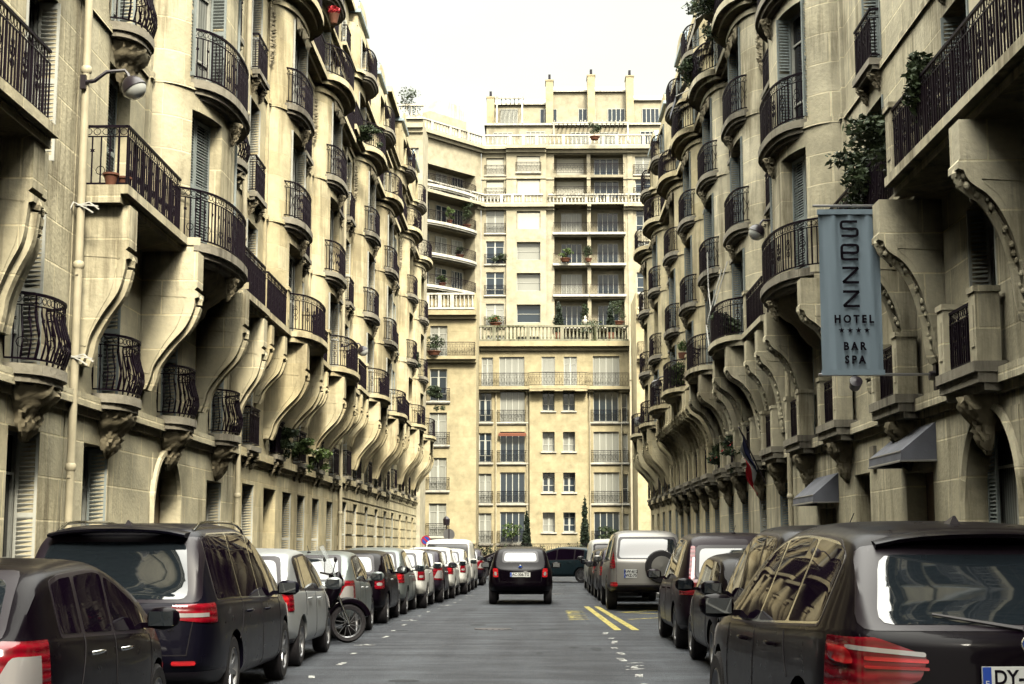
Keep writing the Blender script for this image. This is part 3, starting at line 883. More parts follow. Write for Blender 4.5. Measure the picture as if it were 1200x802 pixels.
def body_cage(S):
    Lc, W, H = S['L'], S['W'], S['H']; top = S['top']; belt = S['belt']; hw = W/2
    plan = S.get('plan', [(0, .86), (.10, .94), (.5, 1), (Lc-1.1, 1), (Lc-.45, .95), (Lc-.12, .84), (Lc, .74)])
    zl = S.get('zlow', [(0, .34), (.5, .24), (Lc-.6, .22), (Lc, .28)])
    ys = [p[0] for p in top]; V = []; F = []; tum = S.get('tum', .30)
    bulge = S.get('bulge', .12)
    fr = [.88, .72, .40, 0]
    sec = []
    for i, y in enumerate(ys):
        w = hw*interp(plan, y); z0 = interp(zl, y); zt = top[i][1]; zb = min(interp(belt, y), zt-.035)
        hgt = zt-zb; s_ = []
        end = -1 if i == 0 else (1 if i == len(ys)-1 else 0)
        xb = w*.945
        pts = [(0, z0), (w*.40, z0), (w*.70, z0), (w*.84, z0+.005), (w*.93, z0+.03),
               (w*.99, z0+.12), (w*1.0, .50 if zt > .7 else z0+.22), (w*.99, z0+(zb-z0)*.74), (w*.965, zb-.035),
               (xb, zb)]
        t1 = xb-tum*hgt*.84-(.02); z1 = zb+hgt*.84
        if hgt < .12: t1 = w*.88; z1 = zb+hgt*.6
        pts += [(t1, z1), (t1*.88, zb+hgt*.965), (t1*.5, zt-.003), (0, zt)]
        for k, (x, z) in enumerate(pts):
            dy = 0
            if end:
                f = min(1, x/max(w, .01)); dy = end*bulge*(1-f*f)
                dy += end*{4: -.03, 5: .03, 6: .05, 7: .01, 8: -.01}.get(k, -.02 if k > 8 else -.05)
            s_.append((x, y+dy, z))
        sec.append(s_)
    n = len(sec); half = 14; ring = 26
    def idx(i, k):  # k 0..25
        return i*ring+k
    for s_ in sec:
        for k in range(14): V.append(s_[k])
        for k in range(12, 0, -1): V.append((-s_[k][0], s_[k][1], s_[k][2]))
    for i in range(n-1):
        for k in range(ring): F.append((idx(i, k), idx(i, (k+1) % ring), idx(i+1, (k+1) % ring), idx(i+1, k)))
    # caps : rows 0..5, columns 0..8
    for i, flip in ((0, False), (n-1, True)):
        rows = []
        sidek = [None, 5, 6, 7, 8, None]
        base = sec[i]; end = -1 if i == 0 else 1
        for r in range(6):
            row = []
            if r == 0: ks = [4, 3, 2, 1, 0, 25, 24, 23, 22]; row = [idx(i, k) for k in ks]
            elif r == 5: ks = [9, 10, 11, 12, 13, 14, 15, 16, 17]; row = [idx(i, k) for k in ks]
            else:
                k = sidek[r]; x, y, z = base[k]
                row.append(idx(i, k))
                w = hw*interp(plan, ys[i])
                for sg, fs in ((1, fr), (-1, fr[:3][::-1])):
                    for f in fs:
                        V.append((sg*x*f, y+end*bulge*(1-f*f)*(x/w), z)); row.append(len(V)-1)
                row.append(idx(i, 26-k))
            rows.append(row)
        for r in range(5):
            for c in range(8): F.append((rows[r][c], rows[r][c+1], rows[r+1][c+1], rows[r+1][c]))
    me = bpy.data.meshes.new('cage'); me.from_pydata(V, [], F)
    bm = bmesh.new(); bm.from_mesh(me); bmesh.ops.recalc_face_normals(bm, faces=bm.faces)
    cl = bm.edges.layers.float.get('crease_edge') or bm.edges.layers.float.new('crease_edge')
    bm.verts.ensure_lookup_table(); nn_ = n*ring
    for e in bm.edges:
        a_, b_ = e.verts[0].index, e.verts[1].index
        if a_ < nn_ and b_ < nn_ and abs(a_-b_) == ring:
            k_ = a_ % ring; k_ = min(k_, 26-k_)
            e[cl] = {8: .45, 9: .55, 10: .55, 4: .6, 5: .4}.get(k_, 0)
    bm.to_mesh(me); bm.free()
    o = tmpobj(me); md = o.modifiers.new('s', 'SUBSURF'); md.levels = S.get('sub', 2); md.render_levels = md.levels
    dg = bpy.context.evaluated_depsgraph_get(); r = bpy.data.meshes.new_from_object(o.evaluated_get(dg)); bpy.data.objects.remove(o)
    return r
def offset_me(me, d):
    c = me.copy(); nn = [v.normal.copy() for v in c.vertices]
    for v, k in zip(c.vertices, nn): v.co += k*d
    return c
def mirror_me(me):
    c = me.copy(); c.transform(Matrix.Diagonal((-1, 1, 1, 1))); c.flip_normals(); return c
def wheel_meshes(r, w, spokes=5):
    m = MB(); M = Matrix.Rotation(pi/2, 4, 'Y')
    m.lathe([(r*.62, -w/2), (r*.90, -w/2), (r*.985, -w*.40), (r, -w*.2), (r, w*.2), (r*.985, w*.40), (r*.90, w/2), (r*.66, w/2), (r*.62, w*.42), (r*.62, -w/2)], 32, M)
    tyre = m.mesh('tyre', RUBBER, smooth=35)
    m = MB()
    m.lathe([(r*.66, w*.47), (r*.62, w*.50), (r*.59, w*.44), (r*.57, w*.1), (.05, w*.05), (0, w*.05)], 32, M)
    m.lathe([(0, w*.42), (r*.13, w*.40), (r*.17, w*.30), (r*.17, w*.05)], 12, M)
    for k in range(spokes):
        a = 2*pi*k/spokes
        R = Matrix.Rotation(a, 4, 'X')
        m.add([(w*.16, -r*.10, r*.1), (w*.16, r*.10, r*.1), (w*.40, r*.065, r*.12), (w*.40, -r*.065, r*.12),
               (w*.2, -r*.07, r*.60), (w*.2, r*.07, r*.60), (w*.44, r*.05, r*.60), (w*.44, -r*.05, r*.60)],
              [(0,1,2,3),(4,7,6,5),(0,4,5,1),(1,5,6,2),(2,6,7,3),(3,7,4,0)], R)
    rim = m.mesh('rim', ALLOY, smooth=35)
    return tyre, rim
MODELS = {}
def build_model(key, S):
    """returns list of (name, mesh, loc, rotz, children) from which cars are assembled"""
    Lc, W, H = S['L'], S['W'], S['H']; hw = W/2; parts = []
    raw = body_cage(S)
    r = S.get('wr', .31); yr, yf = S['yr'], S['yf']
    body = raw
    m = MB()
    for y in (yr, yf):
        for sg in (-1, 1):
            M = Matrix.Translation((sg*(hw-.06), y, r)) @ Matrix.Rotation(pi/2, 4, 'Y')
            m.lathe([(0, -.22), (r*1.15, -.22), (r*1.15, .22), (0, .22)], 28, M)
    cut = m.mesh('cut', UNDER)
    body2 = boolean(body, cut, 'DIFFERENCE')
    body2.materials.clear(); body2.materials.append(S['paint'])
    body2.shade_smooth(); body2.set_sharp_from_angle(angle=radians(40))
    parts.append(('body', body2, (0,0,0), []))
    o3 = offset_me(raw, .0045); o2 = offset_me(raw, .0022); o6 = offset_me(raw, .012)
    def piece(name, src, poly, axis, a, b, mat, mirror=True, sm=35, kids=None):
        me = boolean(src, prism_me(poly, axis, a, b), 'INTERSECT')
        if not len(me.polygons): return None
        me.materials.clear(); me.materials.append(mat); me.polygons.foreach_set('material_index', [0]*len(me.polygons))
        me.shade_smooth(); me.set_sharp_from_angle(angle=radians(sm))
        parts.append((name, me, (0,0,0), []))
        if mirror: parts.append((name, mirror_me(me), (0,0,0), []))
        return me
    top, belt = S['top'], S['belt']
    # side glass
    tops = S.get('side_top', .10)
    def glasspoly(a, b, fb=.0, ft=.0, shr=0.):
        n = 10; lo = []; hi = []
        for k in range(n+1):
            y = a+(b-a)*k/n
            z0 = interp(belt, y)+S.get('bz', .02)+shr
            z1 = min(interp(top, y), interp(top, y+.10), interp(top, max(0, y-.10)))-tops-shr
            lo.append((y, z0)); hi.append((y, z1))
        keep = [(l, h) for l, h in zip(lo, hi) if h[1]-l[1] > .05]
        if len(keep) < 2: return None
        return roundpoly([l for l, h in keep]+[h for l, h in reversed(keep)], .04, 2)
    allp = glasspoly(S['glass'][0][0]-.03, S['glass'][-1][1]+.03, shr=-.028)
    if S.get('trim', True) and allp: piece('window_trim', o2, allp, 'x', hw*.35, hw*1.2, PLASTIC)
    if S.get('chrome') and allp: piece('window_surround', offset_me(raw, .0030), glasspoly(S['glass'][0][0]-.012, S['glass'][-1][1]+.012, shr=-.014), 'x', hw*.35, hw*1.2, CHROME)
    for a, b in S['glass']:
        p = glasspoly(a, b)
        if p: piece('window', o3, p, 'x', hw*.35, hw*1.2, CARGL)
    # rear glass
    if S.get('rglass'):
        z0, z1, wb, wt = S['rglass']
        bl_ = S.get('blk', .05); tp = roundpoly([(-wb-bl_, z0-.03), (wb+bl_, z0-.03), (wt+bl_, z1+.05), (-wt-bl_, z1+.05)], .08)
        piece('window_trim', o2, tp, 'y', -.3, S.get('rgy', .8), PLASTIC, False)
        rg = roundpoly([(-wb, z0), (wb, z0), (wt, z1), (-wt, z1)], .08)
        piece('rear_window', o3, rg, 'y', -.3, S.get('rgy', .8), CARGLR, False)
    z0, z1, wb, wt = S['wglass']
    piece('windscreen', o3, roundpoly([(-wb, z0), (wb, z0), (wt, z1), (-wt, z1)], .08), 'y', Lc*S.get('wgy', .5), Lc, CARGL, False)
    for ti, (poly, dy, mat, nm) in enumerate(S.get('tail', [])):
        piece(nm, offset_me(raw, .010+.0035*ti), roundpoly(poly, .03, 2), 'y', -.35, dy, mat)
    for (poly, dy, mat, nm) in S.get('tailc', []):
        piece(nm, o6, poly, 'y', -.35, dy, mat, False)
    for (poly, dy) in S.get('head', []):
        piece('headlight', o6, roundpoly(poly, .05, 2), 'y', Lc-dy, Lc+.3, LENS)
    # lower black bumper band
    if S.get('skirt', True):
        zs = S.get('skz', .36)
        piece('bumper', offset_me(raw, .003), [(-.3, .1), (Lc+.3, .1), (Lc+.3, zs), (-.3, zs)], 'x', -hw*1.3, hw*1.3, PLASTIC, False) if S.get('skirt') == 'all' else None
        piece('bumper', offset_me(raw, .005), [(-hw*1.3, .1), (hw*1.3, .1), (hw*1.3, zs), (-hw*1.3, zs)], 'y', -.4, yr-r*1.3, PLASTIC, False)
    if S.get('spoiler'):
        ys_, zs_, ws_ = S['spoiler']; m = MB(); n_ = 10; vs = []
        for i in range(n_+1):
            u_ = i/n_*2-1; x_ = u_*ws_
            for (dy_, dz_) in ((.22, .012), (0.02, .0), (-.03, -.015), (-.02, -.035), (.20, -.05)): vs.append((x_, ys_+dy_+.10*u_*u_, zs_+dz_-.035*u_*u_-.02*abs(u_)**6))
        m.add(vs, [(i*5+k, i*5+(k+1) % 5, (i+1)*5+(k+1) % 5, (i+1)*5+k) for i in range(n_) for k in range(5)]+[(0,1,2,3,4), tuple(n_*5+k for k in range(5))])
        parts.append(('spoiler', m.mesh('spoiler', S['paint'], smooth=40), (0,0,0), []))
    # panel seams by projection on the body
    bm = bmesh.new(); bm.from_mesh(raw)
    from mathutils.bvhtree import BVHTree
    bv = BVHTree.FromBMesh(bm)
    def seam_side(pts, mb):
        out = []
        for (y, z) in crom(pts, 5):
            hit = bv.ray_cast(Vector((3, y, z)), Vector((-1, 0, 0)))[0]
            if hit: out.append(tuple(hit))
        if len(out) > 1:
            mb.tube(out, .0055, 4); mb.tube([(-x, y, z) for x, y, z in out], .0055, 4)
    def seam_rear(pts, mb):
        out = []
        for (x, z) in pts:
            hit = bv.ray_cast(Vector((x, -3, z)), Vector((0, 1, 0)))[0]
            if hit: out.append(tuple(hit))
        if len(out) > 1: mb.tube(out, .0055, 4)
    mb = MB()
    for pts in S.get('seams', []): seam_side(pts, mb)
    for pts in S.get('rseams', []): seam_rear([(pts[i][0]+(pts[i+1][0]-pts[i][0])*k/6, pts[i][1]+(pts[i+1][1]-pts[i][1])*k/6) for i in range(len(pts)-1) for k in range(7)], mb)
    if mb.f: parts.append(('panel_gap', mb.mesh('panel_gap', UNDER, fix=False), (0,0,0), []))
    # handles
    for (y, z) in S.get('handles', []):
        hit = bv.ray_cast(Vector((3, y, z)), Vector((-1, 0, 0)))[0]
        if hit:
            for sg in (1, -1):
                m = MB(); x = hit.x
                m.tube([(sg*(x-.01), y-.10, z), (sg*(x+.028), y-.08, z+.004), (sg*(x+.034), y, z+.006), (sg*(x+.028), y+.08, z+.004), (sg*(x-.01), y+.10, z)], .013, 6, True)
                parts.append(('door_handle', m.mesh('door_handle', S.get('hmat', S['paint']), smooth=60, fix=False), (0,0,0), []))
    # mirrors
    ym, zm = S['mirror']
    hit = bv.ray_cast(Vector((3, ym, zm)), Vector((-1, 0, 0)))[0]
    xm = hit.x if hit else hw*.9
    for sg in (1, -1):
        m = MB(); cx = sg*(xm+.17)
        M = Matrix.Translation((cx, ym-.02, zm+.06)) @ Matrix.Diagonal((.125, .075, .085, 1))
        m.lathe([(0, -1), (.6, -.86), (.92, -.5), (1, 0), (.92, .55), (.6, .88), (0, 1)], 14, M)
        m.box(min(sg*(xm-.04), cx), max(sg*(xm-.04), cx), ym-.02, ym+.04, zm-.01, zm+.03)
        g = MB(); g.box(cx-.09, cx+.09, ym-.105, ym-.085, zm+.01, zm+.115)
        parts.append(('mirror', m.mesh('mirror', S.get('mmat', S['paint']), smooth=50), (0,0,0), [('mirror_glass', g.mesh('mirror_glass', CARGLR, fix=False), (0,0,0))]))
    # wheels
    ty, ri = wheel_meshes(r, S.get('tw', .20), S.get('spokes', 5))
    tyl, ril = mirror_me(ty), mirror_me(ri)
    for y in (yr, yf):
        for sg in (1, -1):
            parts.append(('wheel', ty if sg > 0 else tyl, (sg*(hw-.125), y, r), [('rim', ri if sg > 0 else ril, (0,0,0))]))
    # plate
    px, pz = S.get('plate', (0, .62))
    hit = bv.ray_cast(Vector((px, -3, pz)), Vector((0, 1, 0)))[0]
    ty_ = (hit.y if hit else 0)-.018
    m = MB(); m.box(-.26, .26, -.006, .006, -.055, .055)
    if S.get('square'): m = MB(); m.box(-.15, .15, -.006, .006, -.10, .10)
    S['_plate'] = (px, ty_, pz)
    parts.append(('number_plate', m.mesh('number_plate', WHITEP, fix=False), (px, ty_, pz), []))
    # rear wiper
    if S.get('wiper') and S.get('rglass'):
        z0 = S['rglass'][0]
        a = bv.ray_cast(Vector((.0, -3, z0-.02)), Vector((0, 1, 0)))[0]; b = bv.ray_cast(Vector((-.42, -3, z0+.05)), Vector((0, 1, 0)))[0]
        if a and b:
            m = MB(); m.tube([a+Vector((0, -.03, 0)), (a+b)/2+Vector((0, -.03, .0)), b+Vector((0, -.025, 0))], [.014, .010, .007], 5, True)
            parts.append(('wiper', m.mesh('wiper', PLASTIC, fix=False), (0,0,0), []))
    if S.get('antenna'):
        ya = S['antenna']; hit = bv.ray_cast(Vector((0, ya, 4)), Vector((0, 0, -1)))[0]
        m = MB(); z = hit.z
        if S.get('fin'):
            m.add([(-.03, ya+.14, z-.01), (.03, ya+.14, z-.01), (.035, ya-.05, z-.01), (-.035, ya-.05, z-.01), (-.006, ya-.04, z+.045), (.006, ya-.04, z+.045), (0, ya+.02, z+.038)],
                  [(0,1,2,3), (2,3,4,5), (1,2,5,6), (3,0,6,4), (0,1,6), (4,5,6)])
        else: m.lathe([(.035, -.01), (.03, .02), (.008, .03)], 8, Matrix.Translation((0, ya, z))); m.tube([(0, ya, z+.02), (0, ya-.22, z+.12)], .005, 5)
        parts.append(('antenna', m.mesh('antenna', PLASTIC, smooth=30), (0,0,0), []))
    if S.get('rails'):
        y0, y1 = S['rails']
        for sg in (1, -1):
            pts = []
            for k in range(11):
                t = k/10; y = y0+(y1-y0)*t; hit = bv.ray_cast(Vector((hw*.655, y, 4)), Vector((0, 0, -1)))[0]
                lift = .055*min(1, 9*t, 9*(1-t))
                pts.append((sg*hw*.655, y, hit.z+lift))
            m = MB(); m.tube(pts, .016, 6, True)
            parts.append(('roof_rail', m.mesh('roof_rail', S.get('railmat', CHROME), smooth=60, fix=False), (0,0,0), []))
    for fn in S.get('extras', []): parts.extend(fn(S, bv, raw))
    bm.free()
    MODELS[key] = parts
    return parts
def car(key, label, group, x, y, heading=0., paintmat=None, plate=None, name='parked_car', cat='car', base=None):
    parts = MODELS[key]; root = empty(name, (x, y, .004), heading, label, cat, group)
    basep = SPECS[key]['paint']
    for nm, me, loc, kids in parts:
        o = obj(nm, me, root, loc)
        if paintmat and me.materials and me.materials[0] == basep:
            kk = (me.name, paintmat.name)
            if kk not in CACHE:
                c = me.copy(); c.materials[0] = paintmat; CACHE[kk] = c
            o.data = CACHE[kk]
        for kn, kme, kl in kids: obj(kn, kme, o, kl)
        if nm == 'number_plate' and plate:
            sq = SPECS[key].get('square')
            for i, line in enumerate(plate.split('|')):
                t = textmesh(line, .098, INK, .001, .002, .92)
                obj('plate_text', t, o, (.012, -.0075, (.045-.09*i) if sq else 0), rot=(pi/2, 0, 0))
            b = MB()
            if sq: b.box(-.148, -.115, -.0085, -.0055, -.098, .098)
            else: b.box(-.258, -.215, -.0085, -.0055, -.053, .053)
            obj('plate_band', b.mesh('plate_band', BLUEP, fix=False), o)
            t = textmesh('F', .045, WHITEP, .001); obj('plate_text', t, o, (-.131 if sq else -.237, -.0095, -.03), rot=(pi/2, 0, 0))
    return root

def prof(L_, H, belt, hood, tail, rk, ws, wsl=.75, crown=.45, spoil=0.):
    """silhouette: tail height, rear rake rk, windscreen base ws"""
    return [(0, tail), (rk*.12+.03, tail+.05), (rk*.5+.02, tail+(H-.07-tail)*.52), (rk+.02, H-.075), (rk+.28, H-.03), (L_*crown*.8, H-.004), (L_*crown, H), (ws-wsl-.35, H-.025), (ws-wsl-.05, H-.10), (ws-wsl*.5, hood+(H-hood)*.47), (ws-.05, hood+.05), (ws+.18, hood), (L_-.62, hood-.07), (L_-.28, hood-.17), (L_-.07, hood-.32), (L_, .52)]
SPECS = {}
def badge_text(txt, size, x, z, mat=None):
    def fn(S, bv, raw):
        hit = bv.ray_cast(Vector((x, -3, z)), Vector((0, 1, 0)))[0]
        me = textmesh(txt, size, mat or CHROME, .003); me.transform(Matrix.Translation((x, hit.y-.008, z)) @ Matrix.Rotation(pi/2, 4, 'X'))
        return [('badge', me, (0,0,0), [])]
    return fn
def round_badge(x, z, rad, kind):
    def fn(S, bv, raw):
        hit = bv.ray_cast(Vector((x, -3, z)), Vector((0, 1, 0)))[0]; m = MB(); y = hit.y-.012
        pts = [(x+rad*cos(2*pi*k/24), y, z+rad*sin(2*pi*k/24)) for k in range(24)]
        m.tube(pts, rad*.11, 5, closed=True)
        if kind == 'vw':
            r_ = rad
            m.tube([(x-.42*r_, y, z+.80*r_), (x-.1*r_, y, z+.12*r_), (x+.1*r_, y, z+.12*r_), (x+.42*r_, y, z+.80*r_)], rad*.09, 4, True)
            m.tube([(x-.88*r_, y, z+.35*r_), (x-.38*r_, y, z-.78*r_), (x, y, z-.02*r_), (x+.38*r_, y, z-.78*r_), (x+.88*r_, y, z+.35*r_)], rad*.09, 4, True)
        me = m.mesh('badge', CHROME, fix=False)
        d = MB(); d.prism([(x+rad*.93*cos(2*pi*k/24), z+rad*.93*sin(2*pi*k/24)) for k in range(24)], 'y', y+.004, y+.02)
        return [('badge', me, (0,0,0), [('badge_disc', d.mesh('badge_disc', BLUEP if kind != 'vw' else PLASTIC), (0,0,0))])]
    return fn
def doorseams(L_, yr, yf, r, ds, belt, zlow=.27):
    s = []
    for y in ds: s.append([(y, belt-.02), (y-.02, belt-.25), (y, zlow+.08)])
    return s

# --- people carrier (second on the left)
SPECS['mpv'] = dict(L=4.85, W=1.90, H=1.73, paint=P_DKBLUE, chrome=True, blk=.12, yr=1.02, yf=3.94, wr=.335, spokes=7,
    top=prof(4.85, 1.73, 1.02, 1.06, 1.00, .30, 3.95, 1.0), belt=[(0, 1.0), (1, 1.0), (3.6, .93), (4.85, .8)], tum=.26, spoiler=(.10, 1.665, .62),
    glass=[(.42, 1.42), (1.48, 2.42), (2.48, 3.60)], rglass=(1.03, 1.53, .70, .62), wglass=(1.12, 1.62, .72, .60), rgy=.6,
    tail=[([(.55, .86), (1.1, .80), (1.1, 1.00), (.58, .985)], .30, TAIL, 'tail_light'), ([(.60, .875), (.90, .875), (.90, .91), (.60, .91)], .12, LENS, 'reversing_light'),
          ([(.60, .46), (.80, .46), (.80, .50), (.60, .50)], .1, TAILB, 'reflector')],
    head=[([(.45, .66), (1., .7), (1., .86), (.5, .8)], .55)], seams=[[(1.45, 1.0), (1.40, .8), (1.22, .62)], [(2.45, .97), (2.44, .6), (2.46, .3)], [(3.55, .93), (3.52, .6), (3.42, .32)]],
    rseams=[[(-.78, .98), (-.72, .55), (.72, .55), (.78, .98)]], handles=[(1.72, .86), (2.72, .84)], mirror=(3.35, .98), plate=(0, .70), wiper=True, antenna=.62, fin=True, rails=(.5, 3.0), railmat=CHROME,
    extras=[round_badge(0, .955, .055, 'vw'), badge_text('2.0 TDI', .06, .52, .78)], skz=.40)
# --- small black hatch (first on the left)
SPECS['hatch_a'] = dict(L=3.70, W=1.69, H=1.42, paint=P_BLACK, yr=.60, yf=2.98, wr=.30,
    top=prof(3.70, 1.42, .92, .94, .92, .42, 3.0, .80), belt=[(0, .96), (.8, .93), (2.6, .86), (3.7, .7)], tum=.22,
    glass=[(.62, 1.02), (1.10, 1.72), (1.78, 2.70)], rglass=(.96, 1.30, .58, .52), wglass=(.98, 1.36, .62, .52),
    tail=[([(.52, .62), (.95, .60), (.95, .93), (.60, .95)], .34, TAIL, 'tail_light'), ([(.60, .66), (.95, .64), (.95, .84), (.70, .86)], .22, LENS, 'reversing_light')],
    head=[([(.4, .6), (.9, .62), (.9, .80), (.45, .76)], .6)], seams=[[(1.06, .93), (1.02, .8), (.92, .6)], [(1.75, .9), (1.74, .6), (1.76, .3)], [(2.75, .84), (2.72, .6), (2.62, .3)]],
    handles=[(1.28, .80), (1.98, .78)], hmat=CHROME, mirror=(2.55, .90), plate=(0, .55), wiper=True, antenna=.7)
# --- silver hatch
SPECS['hatch_b'] = dict(L=3.90, W=1.65, H=1.47, paint=P_SILVER, yr=.68, yf=3.14, wr=.30,
    top=prof(3.90, 1.47, .96, .96, .92, .42, 3.08, .82), belt=[(0, .95), (.8, .94), (2.8, .88), (3.9, .7)], tum=.25,
    glass=[(.60, .98), (1.04, 1.80), (1.86, 2.78)], rglass=(.99, 1.32, .58, .50), wglass=(1.0, 1.36, .62, .52),
    tail=[([(.56, .70), (.92, .70), (.92, .95), (.60, .95)], .17, TAIL, 'tail_light'), ([(.63, .83), (.66, .77), (.71, .77), (.74, .83), (.71, .89), (.66, .89)], .1, TAILB, 'brake_lamp')],
    head=[([(.4, .6), (.9, .62), (.9, .80), (.45, .76)], .5)], seams=[[(1.0, .94), (.97, .8), (.93, .62)], [(1.83, .9), (1.82, .6), (1.84, .3)], [(2.82, .86), (2.80, .6), (2.72, .3)]],
    rseams=[[(-.70, .93), (-.62, .60), (.62, .60), (.70, .93)]], handles=[(1.22, .82), (2.05, .80)], mirror=(2.62, .92), plate=(0, .52), wiper=True, extras=[round_badge(0, .86, .045, 'vw')])
# --- suv (first on the right)
SPECS['suv'] = dict(L=4.65, W=1.88, H=1.66, paint=P_BLACK, chrome=True, blk=.10, yr=.90, yf=3.72, wr=.36, spokes=5, tw=.24,
    top=[(0, 1.05), (.06, 1.10), (.26, 1.33), (.52, 1.56), (.62, 1.60), (1.1, 1.635), (1.8, 1.66), (2.4, 1.645), (2.9, 1.52), (3.2, 1.33), (3.48, 1.12), (3.7, 1.07), (4.1, 1.0), (4.42, .88), (4.6, .72), (4.65, .55)],
    belt=[(0, 1.10), (.8, 1.06), (2.2, 1.0), (3.4, .97), (4.65, .85)], tum=.40, bulge=.16, spoiler=(.36, 1.575, .60),
    glass=[(.60, 1.38), (1.44, 2.28), (2.34, 3.26)], rglass=(1.10, 1.45, .71, .60), wglass=(1.14, 1.54, .70, .58), rgy=.8, side_top=.105,
    tail=[([(.54, .83), (.80, .75), (1.1, .73), (1.1, 1.02), (.74, 1.04), (.50, .95)], .36, TAIL, 'tail_light'),
          ([(.51, .945), (.86, .975), (.86, .998), (.51, .968)], .22, LENS, 'reversing_light'),
          ([(.50, .915), (.80, .925), (.80, .945), (.50, .935)], .1, TAILB, 'brake_lamp'), ([(.50, .880), (.80, .885), (.80, .90), (.50, .895)], .1, TAILB, 'brake_lamp'), ([(.84, .90), (.90, .90), (.93, .99), (.86, .99)], .3, TAILB, 'brake_lamp'),
          ([(.62, .46), (.82, .46), (.82, .50), (.62, .50)], .1, TAILB, 'reflector')],
    head=[([(.42, .72), (1., .74), (1., .92), (.5, .88)], .6)], seams=[[(1.40, 1.0), (1.34, .85), (1.24, .74)], [(2.31, .98), (2.30, .6), (2.33, .3)], [(3.26, .95), (3.24, .6), (3.14, .3)]],
    rseams=[[(-.80, 1.05), (-.70, .60), (.70, .60), (.80, 1.05)]], handles=[(1.70, .90), (2.62, .88)], mirror=(3.02, 1.02), plate=(0, .85), wiper=True, antenna=.98, fin=True, skz=.44,
    extras=[round_badge(0, 1.01, .042, 'b')])
# --- medium people carrier with tall lamps
SPECS['mpv_b'] = dict(L=4.34, W=1.84, H=1.71, paint=P_MAROON, yr=.80, yf=3.50, wr=.325,
    top=prof(4.34, 1.71, 1.0, 1.02, 1.0, .36, 3.55, 1.0), belt=[(0, 1.04), (1, 1.0), (3.2, .92), (4.34, .8)], tum=.26,
    glass=[(.55, 1.22), (1.28, 2.15), (2.21, 3.25)], rglass=(1.06, 1.46, .60, .56), wglass=(1.08, 1.55, .68, .58),
    tail=[([(.58, .80), (1.0, .80), (1.0, 1.0), (.60, 1.02)], .22, TAIL, 'tail_light'), ([(.665, 1.02), (.76, .98), (.685, 1.50), (.62, 1.50)], .55, TAIL, 'tail_light'), ([(.675, 1.04), (.72, 1.02), (.675, 1.34), (.64, 1.34)], .55, LENS, 'reversing_light')],
    head=[([(.42, .68), (1., .7), (1., .86), (.5, .82)], .55)], seams=[[(1.25, 1.0), (1.2, .8), (1.1, .66)], [(2.18, .95), (2.17, .6), (2.2, .3)], [(3.25, .9), (3.22, .6), (3.12, .3)]],
    rseams=[[(-.74, .98), (-.68, .58), (.68, .58), (.74, .98)]], handles=[(1.5, .86), (2.45, .84)], mirror=(3.05, .98), plate=(0, .66), wiper=True, antenna=.75)
# --- mini-like hatch
SPECS['mini'] = dict(L=3.70, W=1.68, H=1.42, paint=P_BLACK, yr=.62, yf=3.08, wr=.30,
    top=[(0, .94), (.06, .99), (.2, 1.18), (.36, 1.34), (.6, 1.385), (1.2, 1.41), (1.7, 1.42), (2.1, 1.40), (2.42, 1.31), (2.62, 1.14), (2.80, 1.00), (2.95, .95), (3.2, .90), (3.45, .82), (3.62, .66), (3.70, .5)],
    belt=[(0, .96), (1, .94), (2.6, .90), (3.7, .74)], tum=.17, glass=[(.40, 1.05), (1.11, 2.46)], rglass=(1.0, 1.28, .56, .50), wglass=(.98, 1.32, .62, .56), side_top=.085,
    tail=[([(.62, .68), (.80, .68), (.80, .92), (.62, .92)], .16, TAIL, 'tail_light'), ([(.66, .74), (.76, .74), (.76, .80), (.66, .80)], .1, LENS, 'reversing_light')],
    head=[([(.45, .58), (.85, .58), (.85, .84), (.5, .82)], .5)], seams=[[(1.08, .92), (1.06, .6), (1.12, .3)], [(2.50, .88), (2.48, .6), (2.40, .3)]],
    rseams=[[(-.60, .92), (-.58, .60), (.58, .60), (.60, .92)]], handles=[(1.30, .83)], hmat=CHROME, mirror=(2.32, .94), mmat=None, plate=(0, .56), wiper=True)
SPECS['mini']['mmat'] = P_BLACK
# --- tiny round city car seen from behind, driving
SPECS['city'] = dict(L=3.55, W=1.68, H=1.49, paint=P_BLACK, yr=.58, yf=2.88, wr=.29,
    top=[(0, .90), (.05, .95), (.20, 1.14), (.42, 1.36), (.62, 1.43), (1.1, 1.475), (1.6, 1.49), (2.0, 1.46), (2.3, 1.33), (2.5, 1.15), (2.7, 1.0), (2.9, .95), (3.15, .89), (3.35, .78), (3.48, .64), (3.55, .5)],
    belt=[(0, .93), (1, .94), (2.5, .90), (3.55, .7)], tum=.28, bulge=.16, plan=[(0, .80), (.10, .91), (.5, 1), (2.6, 1), (3.1, .95), (3.4, .82), (3.55, .72)],
    glass=[(.62, 1.05), (1.11, 2.25)], rglass=(1.10, 1.32, .43, .40), wglass=(.98, 1.36, .62, .52),
    tail=[([(.56, .70), (.70, .70), (.71, .92), (.58, .92)], .25, TAILB, 'tail_light'), ([(.60, .74), (.665, .74), (.67, .84), (.61, .84)], .25, LENS, 'reversing_light')],
    head=[([(.45, .56), (.85, .56), (.85, .80), (.5, .78)], .45)], rseams=[[(-.56, .90), (-.54, .58), (.54, .58), (.56, .90)]], seams=[[(1.08, .92), (1.06, .6), (1.12, .3)]],
    handles=[(1.3, .80)], mirror=(2.15, .92), plate=(0, .765), wiper=False, skz=.32,
    extras=[round_badge(0, .955, .05, 'b')])
